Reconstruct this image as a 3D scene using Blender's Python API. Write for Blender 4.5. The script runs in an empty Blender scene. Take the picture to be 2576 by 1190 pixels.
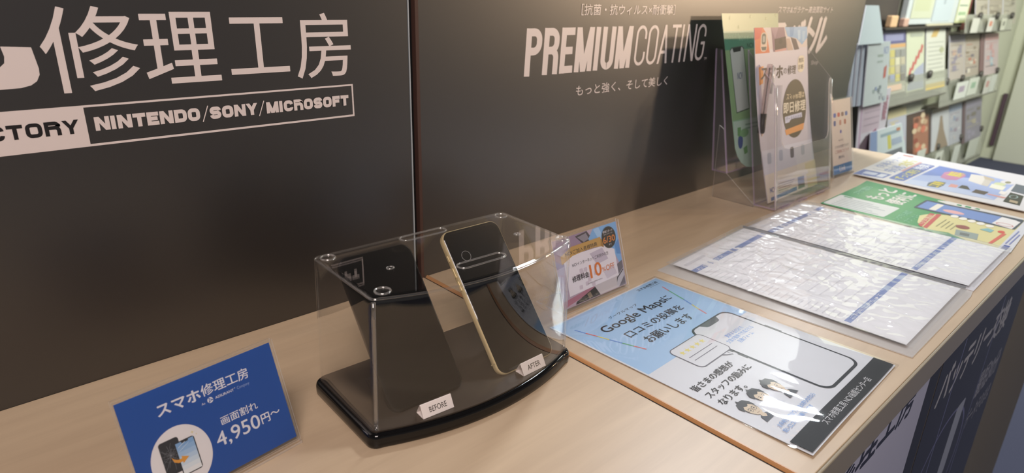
import bpy, bmesh, math, random
from mathutils import Vector, Matrix, noise
from mathutils.geometry import tessellate_polygon
random.seed(4)
C = bpy.context.scene
COL = C.collection
FLOOR = -0.95          # the counter top is z = 0

# ------------------------------------------------------------------ camera
def cam_axes(yaw, pitch, roll):
    f = Vector((math.sin(yaw)*math.cos(pitch), math.cos(yaw)*math.cos(pitch), -math.sin(pitch)))
    r = Vector((math.cos(yaw), -math.sin(yaw), 0)); u = r.cross(f)
    r2 = math.cos(roll)*r + math.sin(roll)*u; u2 = -math.sin(roll)*r + math.cos(roll)*u
    return r2, u2, f
cam_d = bpy.data.cameras.new('camera'); cam = bpy.data.objects.new('camera', cam_d); COL.objects.link(cam)
R_, U_, F_ = cam_axes(0.75447, 0.35958, 0.02774)
cam.matrix_world = Matrix(((R_.x, U_.x, -F_.x, -0.03951), (R_.y, U_.y, -F_.y, -0.65454), (R_.z, U_.z, -F_.z, 0.35732), (0, 0, 0, 1)))
cam_d.sensor_width = 36.0; cam_d.lens = 1643.44*36/2576
cam_d.clip_start = 0.02
cam_d.dof.use_dof = True; cam_d.dof.focus_distance = 0.66; cam_d.dof.aperture_fstop = 7.6
C.camera = cam

# ------------------------------------------------------------------ world, lights, exposure
C.view_settings.view_transform = 'Standard'; C.view_settings.look = 'None'
C.view_settings.gamma = 1.0; C.view_settings.use_curve_mapping = False
C.view_settings.exposure = 0.23
C.cycles.use_denoising = True
C.cycles.transparent_max_bounces = 32; C.cycles.max_bounces = 12
w = bpy.data.worlds.new('hall_light'); C.world = w; w.use_nodes = True
bg = w.node_tree.nodes['Background']; bg.inputs[0].default_value = (0.86, 0.82, 0.80, 1)
_N, _L = w.node_tree.nodes, w.node_tree.links      # hall: lighter surroundings, dark ceiling
_tc = _N.new('ShaderNodeTexCoord'); _sx = _N.new('ShaderNodeSeparateXYZ'); _mr = _N.new('ShaderNodeMapRange'); _mr.interpolation_type = 'SMOOTHSTEP'
for _i, _v in ((1, .0), (2, .5), (3, .17), (4, .06)): _mr.inputs[_i].default_value = _v
_L.new(_tc.outputs['Generated'], _sx.inputs[0]); _L.new(_sx.outputs['Z'], _mr.inputs[0]); _L.new(_mr.outputs[0], bg.inputs[1])

def lamp(name, kind, loc, target, energy, col, size=0.2, sy=None, spot=60, blend=.6):
    d = bpy.data.lights.new(name, kind); o = bpy.data.objects.new(name, d); COL.objects.link(o)
    o.location = loc; o.rotation_euler = (Vector(target)-Vector(loc)).to_track_quat('-Z', 'Y').to_euler()
    d.energy = energy; d.color = col
    if kind == 'AREA':
        d.size = size
        if sy: d.shape = 'RECTANGLE'; d.size_y = sy
    else:
        d.shadow_soft_size = size
    if kind == 'SPOT': d.spot_size = math.radians(spot); d.spot_blend = blend
    return o
lamp('warm_spotlight', 'SPOT', (3.35, -1.60, .95), (1.12, 0, .60), 112, (1, .70, .44), .045, spot=32, blend=1)
lamp('warm_spotlight', 'SPOT', (3.35, -1.60, .62), (1.12, 0, .56), 52, (1, .72, .48), .045, spot=32, blend=1)
lamp('ceiling_and_fill_light', 'AREA', (3.1, .58, 1.65), (2.4, 0.1, 0), 13, (.88, .94, 1.0), .14, .14)
lamp('ceiling_and_fill_light', 'AREA', (1.9, .36, 1.70), (1.2, -.2, 0), 21, (.92, .96, 1.0), .22, .22)
lamp('ceiling_and_fill_light', 'AREA', (2.3, 1.2, 1.90), (1.0, -.3, 0), 17, (.94, .97, 1.0), .16, .16)  # added to scatter more sparkle over the film sleeves
lamp('ceiling_and_fill_light', 'AREA', (-.65, -1.25, 1.65), (.4, -.1, 0), 27, (1, .87, .82), .8, .8)
lamp('ceiling_and_fill_light', 'AREA', (4.3, -1.3, 1.7), (6.6, .5, -.3), 105, (.97, 1.0, .92), 1.4, .6)  # unseen fill, placed to brighten the right end wall and racks
lamp('ceiling_and_fill_light', 'AREA', (3.7, -.7, 1.75), (3.2, .5, .0), 15, (.92, 1.0, .98), .6, .6)  # added fill for the pamphlet stand and racks
lamp('ceiling_and_fill_light', 'AREA', (5.0, 2.0, 1.75), (2.0, .2, 0), 30, (.95, .98, 1.0), .6, .6)

# ------------------------------------------------------------------ materials
def lin(c):
    return tuple((x/12.92 if x <= .04045 else ((x+.055)/1.055)**2.4) for x in c)
def hexc(h):
    return lin(tuple(int(h[i:i+2], 16)/255 for i in (0, 2, 4)))
MATS = {}
def pm(h, rough=.5, spec=.5, metal=0, coat=0, name=None):
    k = (h, rough, spec, metal, coat)
    if k in MATS: return MATS[k]
    m = bpy.data.materials.new(name or 'print_'+h); m.use_nodes = True
    b = m.node_tree.nodes['Principled BSDF']
    b.inputs['Base Color'].default_value = (*hexc(h), 1); b.inputs['Roughness'].default_value = rough
    b.inputs['Specular IOR Level'].default_value = spec; b.inputs['Metallic'].default_value = metal
    b.inputs['Coat Weight'].default_value = coat; b.inputs['Coat Roughness'].default_value = .03
    MATS[k] = m; return m
def nodes(m):
    nt = m.node_tree; return nt, nt.nodes, nt.links
def clear(name, tint=(1, 1, 1), f0=.04, rough=.02, body=0.0, bodycol=(.9, .9, .95)):
    """clear plastic sheet: see-through with a Schlick reflection, both sides alike"""
    m = bpy.data.materials.new(name); m.use_nodes = True; nt, N, L = nodes(m); N.clear()
    out = N.new('ShaderNodeOutputMaterial'); tr = N.new('ShaderNodeBsdfTransparent'); tr.inputs[0].default_value = (*tint, 1)
    gl = N.new('ShaderNodeBsdfGlossy'); gl.inputs['Roughness'].default_value = rough; gl.inputs[0].default_value = (1, 1, 1, 1)
    lw = N.new('ShaderNodeLayerWeight'); lw.inputs[0].default_value = .5
    pw = N.new('ShaderNodeMath'); pw.operation = 'POWER'; pw.inputs[1].default_value = 5
    ma = N.new('ShaderNodeMath'); ma.operation = 'MULTIPLY_ADD'; ma.inputs[1].default_value = 1-f0; ma.inputs[2].default_value = f0
    mx = N.new('ShaderNodeMixShader')
    L.new(lw.outputs['Facing'], pw.inputs[0]); L.new(pw.outputs[0], ma.inputs[0]); L.new(ma.outputs[0], mx.inputs[0])
    src = tr.outputs[0]
    if body > 0:
        df = N.new('ShaderNodeBsdfTranslucent'); df.inputs[0].default_value = (*bodycol, 1)
        df2 = N.new('ShaderNodeBsdfDiffuse'); df2.inputs[0].default_value = (*bodycol, 1)
        ad = N.new('ShaderNodeMixShader'); ad.inputs[0].default_value = .5
        L.new(df.outputs[0], ad.inputs[1]); L.new(df2.outputs[0], ad.inputs[2])
        m2 = N.new('ShaderNodeMixShader'); m2.inputs[0].default_value = body
        L.new(tr.outputs[0], m2.inputs[1]); L.new(ad.outputs[0], m2.inputs[2]); src = m2.outputs[0]
    L.new(src, mx.inputs[1]); L.new(gl.outputs[0], mx.inputs[2]); L.new(mx.outputs[0], out.inputs[0])
    return m
def wood(name, c1, c2, rough=.38):
    m = bpy.data.materials.new(name); m.use_nodes = True; nt, N, L = nodes(m); b = N['Principled BSDF']
    tc = N.new('ShaderNodeTexCoord'); mp = N.new('ShaderNodeMapping'); mp.inputs['Scale'].default_value = (3.0, 38, 38)
    mp.inputs['Rotation'].default_value = (0, 0, math.radians(4))
    n1 = N.new('ShaderNodeTexNoise'); n1.inputs['Scale'].default_value = 1.6; n1.inputs['Detail'].default_value = 7; n1.inputs['Roughness'].default_value = .6; n1.inputs['Distortion'].default_value = .5
    mp2 = N.new('ShaderNodeMapping'); mp2.inputs['Scale'].default_value = (1.2, 9, 9)
    n2 = N.new('ShaderNodeTexNoise'); n2.inputs['Scale'].default_value = 1.3; n2.inputs['Detail'].default_value = 3
    r = N.new('ShaderNodeValToRGB'); r.color_ramp.elements[0].position = .30; r.color_ramp.elements[1].position = .68
    r.color_ramp.elements[0].color = (*hexc(c1), 1); r.color_ramp.elements[1].color = (*hexc(c2), 1)
    mxv = N.new('ShaderNodeMath'); mxv.operation = 'MULTIPLY_ADD'; mxv.inputs[1].default_value = .5
    hv = N.new('ShaderNodeMath'); hv.operation = 'MULTIPLY'; hv.inputs[1].default_value = .5
    L.new(tc.outputs['Object'], mp.inputs[0]); L.new(mp.outputs[0], n1.inputs[0])
    L.new(tc.outputs['Object'], mp2.inputs[0]); L.new(mp2.outputs[0], n2.inputs[0])
    L.new(n2.outputs[0], hv.inputs[0]); L.new(n1.outputs[0], mxv.inputs[0]); L.new(hv.outputs[0], mxv.inputs[2])
    L.new(mxv.outputs[0], r.inputs[0]); L.new(r.outputs[0], b.inputs['Base Color'])
    b.inputs['Roughness'].default_value = rough; b.inputs['Specular IOR Level'].default_value = .45
    bp = N.new('ShaderNodeBump'); bp.inputs['Strength'].default_value = .05; bp.inputs['Distance'].default_value = .001
    L.new(n1.outputs[0], bp.inputs['Height']); L.new(bp.outputs[0], b.inputs['Normal'])
    return m
def grainy(name, h, rough, spec=.5, scale=900, amt=.08, bump=.12):
    m = bpy.data.materials.new(name); m.use_nodes = True; nt, N, L = nodes(m); b = N['Principled BSDF']
    tc = N.new('ShaderNodeTexCoord'); n1 = N.new('ShaderNodeTexNoise'); n1.inputs['Scale'].default_value = scale; n1.inputs['Detail'].default_value = 3
    L.new(tc.outputs['Object'], n1.inputs[0])
    hsv = N.new('ShaderNodeMix'); hsv.data_type = 'RGBA'; c = hexc(h)
    hsv.inputs[6].default_value = (*[x*(1-amt) for x in c], 1); hsv.inputs[7].default_value = (*[x*(1+amt) for x in c], 1)
    L.new(n1.outputs[0], hsv.inputs[0]); L.new(hsv.outputs[2], b.inputs['Base Color'])
    b.inputs['Roughness'].default_value = rough; b.inputs['Specular IOR Level'].default_value = spec
    bp = N.new('ShaderNodeBump'); bp.inputs['Strength'].default_value = bump; bp.inputs['Distance'].default_value = .0005
    L.new(n1.outputs[0], bp.inputs['Height']); L.new(bp.outputs[0], b.inputs['Normal'])
    return m
M_wood = wood('maple_laminate', 'B8A085', 'D0B89A')
M_panel = grainy('black_panel_film', '100B0D', .35, .65)
_b = M_panel.node_tree.nodes['Principled BSDF']; _b.inputs['Coat Weight'].default_value = 1.0; _b.inputs['Coat Roughness'].default_value = .42; _b.inputs['Coat IOR'].default_value = 1.8
M_vinyl = pm('E6DAD8', .40, .8, coat=.9, name='white_vinyl')
M_vinyl.node_tree.nodes['Principled BSDF'].inputs['Coat Roughness'].default_value = .42; M_vinyl.node_tree.nodes['Principled BSDF'].inputs['Coat IOR'].default_value = 1.9
M_acr = clear('clear_acrylic')
M_acr_edge = clear('acrylic_edge', body=.55, bodycol=(.95, .90, .86), f0=.12)
M_acr_purple = clear('acrylic_violet_edge', body=.6, bodycol=(.80, .64, .90), f0=.10)
M_acr_hold = clear('holder_acrylic', tint=(.93, .925, .93), body=.03, bodycol=(.8, .78, .8))
M_sleeve = clear('clear_sleeve', f0=.055, rough=.05, body=.24, bodycol=(.97, .97, .98))
M_lam = clear('laminating_film', f0=.035, rough=.03)
M_blackgloss = pm('0C0B0C', .08, .5, name='gloss_black')
M_glass = pm('060607', .03, .6, name='phone_glass')
M_basetop = pm('352E29', .3, .5, name='base_top_reflection')  # brown base colour stands in for the reflected wall and wood
M_gold = pm('EBD5A4', .35, .5, .3, name='gold_frame')
M_white = pm('DEDDE0', .5, name='white_paper')

# ------------------------------------------------------------------ mesh helpers
class G:
    def __init__(s): s.v = []; s.f = []; s.m = []; s.mats = []; s.smooth = []
    def mi(s, mat):
        if mat not in s.mats: s.mats.append(mat)
        return s.mats.index(mat)
    def add(s, vs, fs, mat, sm=False):
        b = len(s.v); s.v += [tuple(v) for v in vs]; k = s.mi(mat)
        for f in fs: s.f.append([b+i for i in f]); s.m.append(k); s.smooth.append(sm)
    def box(s, x0, x1, y0, y1, z0, z1, mat, T=None):
        vs = [Vector((x, y, z)) for x in (x0, x1) for y in (y0, y1) for z in (z0, z1)]
        if T: vs = [T(v) for v in vs]
        s.add(vs, [(0, 1, 3, 2), (4, 6, 7, 5), (0, 4, 5, 1), (2, 3, 7, 6), (0, 2, 6, 4), (1, 5, 7, 3)], mat)
    def prism(s, poly, fn, mat, matside=None):
        """poly: list of 2D points, fn(p, t) -> 3D for t in 0,1"""
        n = len(poly); vs = [fn(p, 0) for p in poly] + [fn(p, 1) for p in poly]
        s.add(vs, [list(range(n))[::-1], [n+i for i in range(n)]], mat)
        s.add(vs, [(i, (i+1) % n, n+(i+1) % n, n+i) for i in range(n)], matside or mat)
    def tube(s, pts, r, mat, seg=8, closed=False, sm=True):
        pts = [Vector(p) for p in pts]; n = len(pts); rings = []
        for i, p in enumerate(pts):
            a = pts[(i-1) % n] if (closed or i > 0) else p; b = pts[(i+1) % n] if (closed or i < n-1) else p
            t = (b-a).normalized(); up = Vector((0, 0, 1)) if abs(t.z) < .9 else Vector((1, 0, 0))
            sx = t.cross(up).normalized(); sy = sx.cross(t); rr = r[i] if isinstance(r, (list, tuple)) else r
            rings.append([p+rr*(math.cos(2*math.pi*k/seg)*sx+math.sin(2*math.pi*k/seg)*sy) for k in range(seg)])
        vs = [v for q in rings for v in q]; fs = []
        for i in range(n if closed else n-1):
            j = (i+1) % n
            for k in range(seg):
                l = (k+1) % seg; fs.append((i*seg+k, i*seg+l, j*seg+l, j*seg+k))
        if not closed: fs += [list(range(seg))[::-1], [(n-1)*seg+k for k in range(seg)]]
        s.add(vs, fs, mat, sm)
    def lathe(s, prof, c, mat, seg=24, T=None):
        """prof: list of (r, z)"""
        vs = []; fs = []
        for r, z in prof:
            for k in range(seg):
                a = 2*math.pi*k/seg; v = Vector((c[0]+r*math.cos(a), c[1]+r*math.sin(a), c[2]+z)); vs.append(T(v) if T else v)
        for i in range(len(prof)-1):
            for k in range(seg):
                l = (k+1) % seg; fs.append((i*seg+k, i*seg+l, (i+1)*seg+l, (i+1)*seg+k))
        s.add(vs, fs, mat, True)
    def build(s, name, parent=None, label=None, bevel=0, bseg=2, solid=0, normals=True):
        me = bpy.data.meshes.new(name); me.from_pydata(s.v, [], s.f)
        for m in s.mats: me.materials.append(m)
        me.polygons.foreach_set('material_index', s.m); me.polygons.foreach_set('use_smooth', s.smooth)
        if normals:
            bm = bmesh.new(); bm.from_mesh(me); bmesh.ops.recalc_face_normals(bm, faces=bm.faces); bm.to_mesh(me); bm.free()
        me.update()
        o = bpy.data.objects.new(name, me); COL.objects.link(o)
        if parent: o.parent = parent; o.matrix_parent_inverse = parent.matrix_world.inverted()
        if label: o['label'] = label
        if solid:
            md = o.modifiers.new('thickness', 'SOLIDIFY'); md.thickness = solid; md.offset = -1; md.use_rim = False
        if bevel:
            md = o.modifiers.new('edge', 'BEVEL'); md.width = bevel; md.segments = bseg; md.limit_method = 'ANGLE'; md.angle_limit = math.radians(40)
        return o
def tag(o, label, cat, group=None, kind=None):
    o['label'] = label; o['category'] = cat
    if group: o['group'] = group
    if kind: o['kind'] = kind
    return o
def thing(name, loc, label, cat, group=None):
    o = bpy.data.objects.new(name, None); COL.objects.link(o); o.location = loc; o.empty_display_size = .02
    o.matrix_world = Matrix.Translation(loc)
    return tag(o, label, cat, group)

_TX = {}
def text_mesh(body, bold=0.0, space=1.0):
    k = (body, bold, space)
    if k in _TX: return _TX[k]
    cu = bpy.data.curves.new('t', 'FONT'); cu.body = body; cu.size = 1; cu.offset = bold; cu.fill_mode = 'FRONT'; cu.resolution_u = 4
    cu.space_character = space
    ob = bpy.data.objects.new('t', cu); COL.objects.link(ob); bpy.context.view_layer.update()
    ev = ob.evaluated_get(bpy.context.evaluated_depsgraph_get()); me = ev.to_mesh()
    vs = [(v.co.x, v.co.y) for v in me.vertices]; fs = [tuple(p.vertices) for p in me.polygons]
    ev.to_mesh_clear(); bpy.data.objects.remove(ob); bpy.data.curves.remove(cu)
    _TX[k] = (vs, fs); return _TX[k]

def rrect(x0, y0, x1, y1, r, n=6):
    pts = []
    for cx, cy, a0 in ((x1-r, y1-r, 0), (x0+r, y1-r, 90), (x0+r, y0+r, 180), (x1-r, y0+r, 270)):
        for i in range(n+1):
            a = math.radians(a0+90*i/n); pts.append((cx+r*math.cos(a), cy+r*math.sin(a)))
    return pts
def ell(cx, cy, rx, ry, n=40):
    return [(cx+rx*math.cos(2*math.pi*i/n), cy+ry*math.sin(2*math.pi*i/n)) for i in range(n)]

class Print:
    """flat printing on a sheet: u right, v down, in millimetres, mapped by fn(u, v, h)"""
    def __init__(s, fn, step=.00001, sub=0): s.g = G(); s.fn = fn; s.h = 0; s.step = min(step, .00001) if step < .0005 else .00015; s.sub = sub
    def up(s): s.h += s.step
    def poly(s, pts, mat):
        s.up()
        if s.sub:
            vs, fs = s.cutup(pts); s.g.add([s.fn(a, b, s.h) for a, b in vs], fs, mat, True)
        else:
            tri = tessellate_polygon([[Vector((a, b, 0)) for a, b in pts]])
            s.g.add([s.fn(a, b, s.h) for a, b in pts], tri, mat)
    def cutup(s, pts): return s.cutmesh(pts, [list(range(len(pts)))])
    def cutmesh(s, vs, fs):
        bm = bmesh.new(); V = [bm.verts.new((a, b, 0)) for a, b in vs]
        for f in fs:
            try: bm.faces.new([V[i] for i in f])
            except ValueError: pass
        for ax in (0, 1):
            lo_ = min(q[ax] for q in vs); hi = max(q[ax] for q in vs)
            for i in range(int(math.floor(lo_/s.sub))+1, int(math.ceil(hi/s.sub))):
                co = [0, 0, 0]; no = [0, 0, 0]; co[ax] = i*s.sub; no[ax] = 1
                bmesh.ops.bisect_plane(bm, geom=bm.verts[:]+bm.edges[:]+bm.faces[:], plane_co=co, plane_no=no, dist=1e-7)
        bmesh.ops.triangulate(bm, faces=bm.faces[:]); bm.verts.index_update()
        r = [(v.co.x, v.co.y) for v in bm.verts], [[v.index for v in f.verts] for f in bm.faces]; bm.free(); return r
    def rect(s, u0, v0, u1, v1, mat): s.poly([(u0, v0), (u1, v0), (u1, v1), (u0, v1)], mat)
    def line(s, pts, wd, mat, closed=False):
        s.up(); n = len(pts); P = [Vector((a, b)) for a, b in pts]; L = []; Rr = []
        for i, p in enumerate(P):
            a = P[(i-1) % n] if closed or i else p; b = P[(i+1) % n] if closed or i < n-1 else p
            t = (b-a).normalized(); nn = Vector((-t.y, t.x))*wd/2; L.append(p+nn); Rr.append(p-nn)
        vs = [(q.x, q.y) for q in L+Rr]; fs = [(i, (i+1) % n, n+(i+1) % n, n+i) for i in range(n if closed else n-1)]
        if s.sub: vs, fs = s.cutmesh(vs, fs)
        s.g.add([s.fn(a, b, s.h+(.00003 if s.sub else 0)) for a, b in vs], fs, mat)
    def text(s, body, u0, v0, u1, v1, mat, bold=0.0, shear=0.0, rot=0.0, space=1.0):
        """fits the ink of the text into the box; v0 is its top"""
        s.up(); vs, fs = text_mesh(body, 0.0, space)
        if not vs: return
        vs = [(x+shear*y, y) for x, y in vs]
        xs = [a for a, b in vs]; ys = [b for a, b in vs]; x0, x1, y0, y1 = min(xs), max(xs), min(ys), max(ys)
        k = abs(v1-v0)/max(y1-y0, 1e-6)*bold*.62
        strikes = [(0, 0)] if bold <= 0 else [(-k, 0), (k, 0), (0, -k*.7), (0, k*.7)]
        for du, dv in strikes:
            out = []
            for x, y in vs:
                u = u0+(x-x0)/(x1-x0)*(u1-u0)+du; v = v1-(y-y0)/max(y1-y0, 1e-6)*(v1-v0)+dv
                if rot: u, v = u, v + rot*(u-u0)
                out.append((u, v))
            q, ff = s.cutmesh(out, fs) if s.sub else (out, fs)
            s.g.add([s.fn(u, v, s.h+(.00003 if s.sub else 0)) for u, v in q], ff, mat); s.h += 1e-6
    def block(s, body, u0, v0, u1, v1, mat, t, gap=.12, shear=0.0):
        """condensed grotesque capitals built from strokes of thickness t"""
        WD = {'I': .38, 'M': 1.25, 'T': .95, 'F': .9, 'E': .9, 'N': 1.05}
        tot = sum(WD.get(c, 1) for c in body)+gap*(len(body)-1); k = (u1-u0)/tot; h = v1-v0; x = u0
        m = t/2; s.up()
        def arc(cx, cy, r, a0, a1, n=6): return [(cx+r*math.cos(math.radians(a0+(a1-a0)*i/n)), cy+r*math.sin(math.radians(a0+(a1-a0)*i/n))) for i in range(n+1)]
        for c in body:
            wd = WD.get(c, 1)*k; X = lambda q: [(x+a+shear*(h-b), v0+b) for a, b in q]
            L = lambda q, closed=False: (s.line(X(q), t, mat, closed)); H = lambda y: L([(0, y), (wd, y)])
            r = min(wd*.5-m, h*.22); e = wd-m
            def diag(a, b, y0=0, y1=h, th=t*1.08): s.poly(X([(a-th/2, y0), (a+th/2, y0), (b+th/2, y1), (b-th/2, y1)]), mat)
            if c in 'PRENMIDFL': L([(m, 0), (m, h)])
            if c in 'PR':
                y = h*.56; L([(m, m)]+arc(e-r, m+r, r, -90, 0)+arc(e-r, y-m-r, r, 0, 90)+[(m, y-m)])
                if c == 'R': L(arc(e-r, y-m+r, r, -90, 0)+[(e, h)])
            if c in 'EF':
                for y in ((m, h*.5, h-m) if c == 'E' else (m, h*.5)): L([(0, y), (wd*(.9 if y == h*.5 else 1), y)])
            if c == 'M': L([(e, 0), (e, h)]); diag(m*1.05, wd/2); diag(wd-m*1.05, wd/2)
            if c == 'N': L([(e, 0), (e, h)]); diag(m*1.05, wd-m*1.05)
            if c == 'I': pass
            if c == 'U': L([(m, 0)]+arc(m+r, h-m-r, r, 180, 90)+arc(e-r, h-m-r, r, 90, 0)+[(e, 0)])
            if c == 'O': L(arc(e-r, m+r, r, -90, 0)+arc(e-r, h-m-r, r, 0, 90)+arc(m+r, h-m-r, r, 90, 180)+arc(m+r, m+r, r, 180, 270), True)
            if c == 'D': L([(m, m)]+arc(e-r, m+r, r, -90, 0)+arc(e-r, h-m-r, r, 0, 90)+[(m, h-m)])
            if c in 'CG':
                q = [(e, h*.34)]+arc(e-r, m+r, r, 0, -90)+arc(m+r, m+r, r, 270, 180)+arc(m+r, h-m-r, r, 180, 90)+arc(e-r, h-m-r, r, 90, 0)
                L(q+[(e, h*(.66 if c == 'C' else .52))])
                if c == 'G': L([(e+m, h*.52), (wd*.52, h*.52)])
            if c == 'A': diag(wd/2, m*.9); diag(wd/2, wd-m*.9); L([(wd*.2, h*.70), (wd*.8, h*.70)])
            if c == 'T': H(m); L([(wd/2, 0), (wd/2, h)])
            if c == 'Y': diag(m*.8, wd/2, 0, h*.58); diag(wd-m*.8, wd/2, 0, h*.58); L([(wd/2, h*.5), (wd/2, h)])
            if c == 'S':
                r = min(r, (h-t)/4.0); y = h/2
                L([(e, h*.30)]+arc(e-r, m+r, r, 0, -90)+arc(m+r, m+r, r, 270, 90)+arc(e-r, h-m-r, r, -90, 90)+arc(m+r, h-m-r, r, 90, 180)+[(m, h*.70)])
            x += wd+gap*k
    def grid(s, u0, v0, u1, v1, nu, nv, mat, under=False):
        s.up(); h = s.h
        vs = [s.fn(u0+(u1-u0)*i/nu, v0+(v1-v0)*j/nv, h) for j in range(nv+1) for i in range(nu+1)]
        s.g.add(vs, [(j*(nu+1)+i, j*(nu+1)+i+1, (j+1)*(nu+1)+i+1, (j+1)*(nu+1)+i) for j in range(nv) for i in range(nu)], mat, True)
    def slab(s, pts, thick, mat):
        """the sheet itself: a thin closed slab with its top at h = 0"""
        if s.sub:
            vs, fs = s.cutup(pts)
            s.g.add([s.fn(a, b, 0) for a, b in vs], fs, mat, True); s.g.add([s.fn(a, b, -thick) for a, b in vs], fs, mat, True)
            q = []
            for i in range(len(pts)):
                A = Vector(pts[i]); B = Vector(pts[(i+1) % len(pts)]); k = max(1, int((B-A).length/s.sub)); q += [tuple(A.lerp(B, j/k)) for j in range(k)]
            n = len(q); s.g.add([s.fn(a, b, 0) for a, b in q]+[s.fn(a, b, -thick) for a, b in q], [(i, (i+1) % n, n+(i+1) % n, n+i) for i in range(n)], mat); return
        n = len(pts); vs = [s.fn(a, b, 0) for a, b in pts]+[s.fn(a, b, -thick) for a, b in pts]
        tri = tessellate_polygon([[Vector((a, b, 0)) for a, b in pts]])
        s.g.add(vs, [t for t in tri]+[tuple(n+i for i in t[::-1]) for t in tri]+[(i, (i+1) % n, n+(i+1) % n, n+i) for i in range(n)], mat)
    def build(s, name, parent=None, label=None, **k): return s.g.build(name, parent, label, normals=False, **k)
def frame3(o, ex, ev):
    """fn(u, v, h) in mm on a plane with origin o, unit ex (u) and ev (v)"""
    o = Vector(o); ex = Vector(ex).normalized(); ev = Vector(ev).normalized(); n = ev.cross(ex).normalized()
    return lambda u, v, h: o + ex*(u*.001) + ev*(v*.001) + n*h
K = lambda h, r=.5: pm(h, r)
INK = K('1A181B')

# ================================================================== SETTING
g = G(); g.box(-1.6, 7.3, -3.2, 1.0, FLOOR-.05, FLOOR, grainy('blue_carpet', '4A4C5E', .9, .2, 300, .25, .5)); o = g.build('floor'); tag(o, 'dark blue grey carpet floor of the hall', 'floor', kind='structure')
M_cream = grainy('cream_wall', 'C3C4AF', .75, .3, 60, .03, .05)
g = G(); g.box(4.15, 7.25, .715, .80, FLOOR, 1.7, M_cream); o = g.build('wall_back'); tag(o, 'cream wall behind the pamphlet racks', 'wall', kind='structure')
g = G(); g.box(7.08, 7.25, -3.0, .72, FLOOR, 1.7, M_cream); o = g.build('wall_right'); tag(o, 'cream far end wall of the hall', 'wall', kind='structure')
g = G(); g.box(7.03, 7.07, -.60, .612, FLOOR, 1.3, pm('C4C4B4', .6)); o = g.build('beige_board', bevel=.004); tag(o, 'large plain beige board standing on the carpet at the far right', 'board')
g = G(); g.box(7.05, 7.079, .640, .672, FLOOR+.12, FLOOR+.58, pm('4E3A44', .6)); o = g.build('wall_fitting', bevel=.004); tag(o, 'narrow dark red strip on the end wall beside the beige board', 'wall fitting')
g = G(); g.box(1.86, 4.15, .715, .80, FLOOR, .62, pm('4A423C', .6)); o = g.build('partition_screen', bevel=.003); tag(o, 'dark brown partition behind the tiered pamphlet stand', 'partition')

# ------------------------------------------------------------------ booth panels with lettering (wall behind the counter)
wallfn = lambda u, v, h: Vector((u*.001, -h, -v*.001))     # u = x, v = -z in mm
def W(*a): return a
pl = thing('partition_panel', (-.1, .011, FLOOR), 'black panel with large white repair shop characters above a boxed word line', 'wall panel')
g = G(); g.box(-.75, .4040, .0, .022, FLOOR, .62, M_panel); bdl = g.build('board', pl, bevel=.0012)
g = G(); g.box(.4040, .4052, -.0006, .022, FLOOR, .62, pm('AEB6BC', .4)); g.build('edge_strip', pl, 'pale thin edge strip')
p = Print(wallfn, .00008)
p.poly([(25.9, -306.6), (45.6, -305.4), (47.6, -289), (47.2, -284), (44.5, -279), (40, -276), (33, -274.4), (0, -273.4), (-30, -273), (-30, -289), (14, -289.5), (22, -290.5), (26, -294), (27, -299)], M_vinyl)
p.text('修', 51.5, -336.6, 122.5, -268.0, M_vinyl, .003); p.text('理', 126.0, -332.0, 190.0, -270.2, M_vinyl, .003)
p.text('工', 200.0, -327.0, 258.8, -274.6, M_vinyl, .002); p.text('房', 266.5, -331.0, 329.2, -266.5, M_vinyl, .002)
p.rect(-200, -257.0, 329.1, -255.2, M_vinyl); p.rect(-200, -223.8, 329.1, -221.8, M_vinyl); p.rect(327.3, -257.0, 329.1, -221.8, M_vinyl)
p.rect(-200, -256.5, 72.5, -223.0, M_vinyl)
p.block('FACTORY', -21, -245.8, 66.5, -234.0, INK, 3.0, .14)
p.block('NINTENDO', 78.5, -246.4, 165.5, -234.6, M_vinyl, 3.5, .09); p.line([(167.5, -232.8), (173.5, -247.6)], .9, M_vinyl)
p.block('SONY', 174.5, -246.1, 220.5, -234.6, M_vinyl, 3.5, .09); p.line([(222, -232.8), (228, -247.6)], .9, M_vinyl)
p.block('MICROSOFT', 230, -245.8, 322.5, -234.6, M_vinyl, 3.4, .09)
p.build('lettering', bdl, 'white vinyl lettering and boxed line')

g = G(); g.box(.4052, .4125, .006, .022, FLOOR, .55, pm('0E0D0E', .6)); g.box(.4125, .4170, -.002, .022, FLOOR, .55, pm('4A342E', .45)); o = g.build('trim_1'); tag(o, 'dark brown joint strip between the two black panels', 'trim', kind='structure')

pr = thing('partition_panel', (1.07, .011, FLOOR), 'black panel with slim white coating slogan under the warm light', 'wall panel')
g = G(); g.box(.4170, 1.7285, .0, .022, FLOOR, .62, M_panel); bdr = g.build('board', pr, bevel=.0012)
p = Print(wallfn, .00008)
p.block('PREMIUM', 589.5, -311.0, 820.0, -248.3, M_vinyl, 10.2, .13, .05)
p.block('COATING', 829.5, -311.8, 1030.5, -250.2, M_vinyl, 4.8, .17, .06); p.text('TM', 1036, -255, 1044, -250.5, M_vinyl)
p.text('［抗菌・抗ウィルス×耐衝撃］', 699, -342.6, 929.5, -327.4, M_vinyl, .012)
p.text('もっと強く、そして美しく', 697, -229, 929.5, -213.5, M_vinyl, .006)
p.text('スマホ&ガラケー高価買取サイト', 1287, -343.0, 1547, -329.2, M_vinyl, .02, .15)
for ch, a, b, t, q in (('マ', 1225, 1332, -309, -250), ('バ', 1336, 1420, -315, -248), ('ト', 1424, 1474, -320, -258), ('ル', 1458, 1540, -319, -245)):
    p.text(ch, a, t, b, q, M_vinyl, .07, .25)
p.text('Shop', 1484, -228, 1519, -216, M_vinyl, .02)
p.build('lettering', bdr, 'white vinyl lettering')

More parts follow.
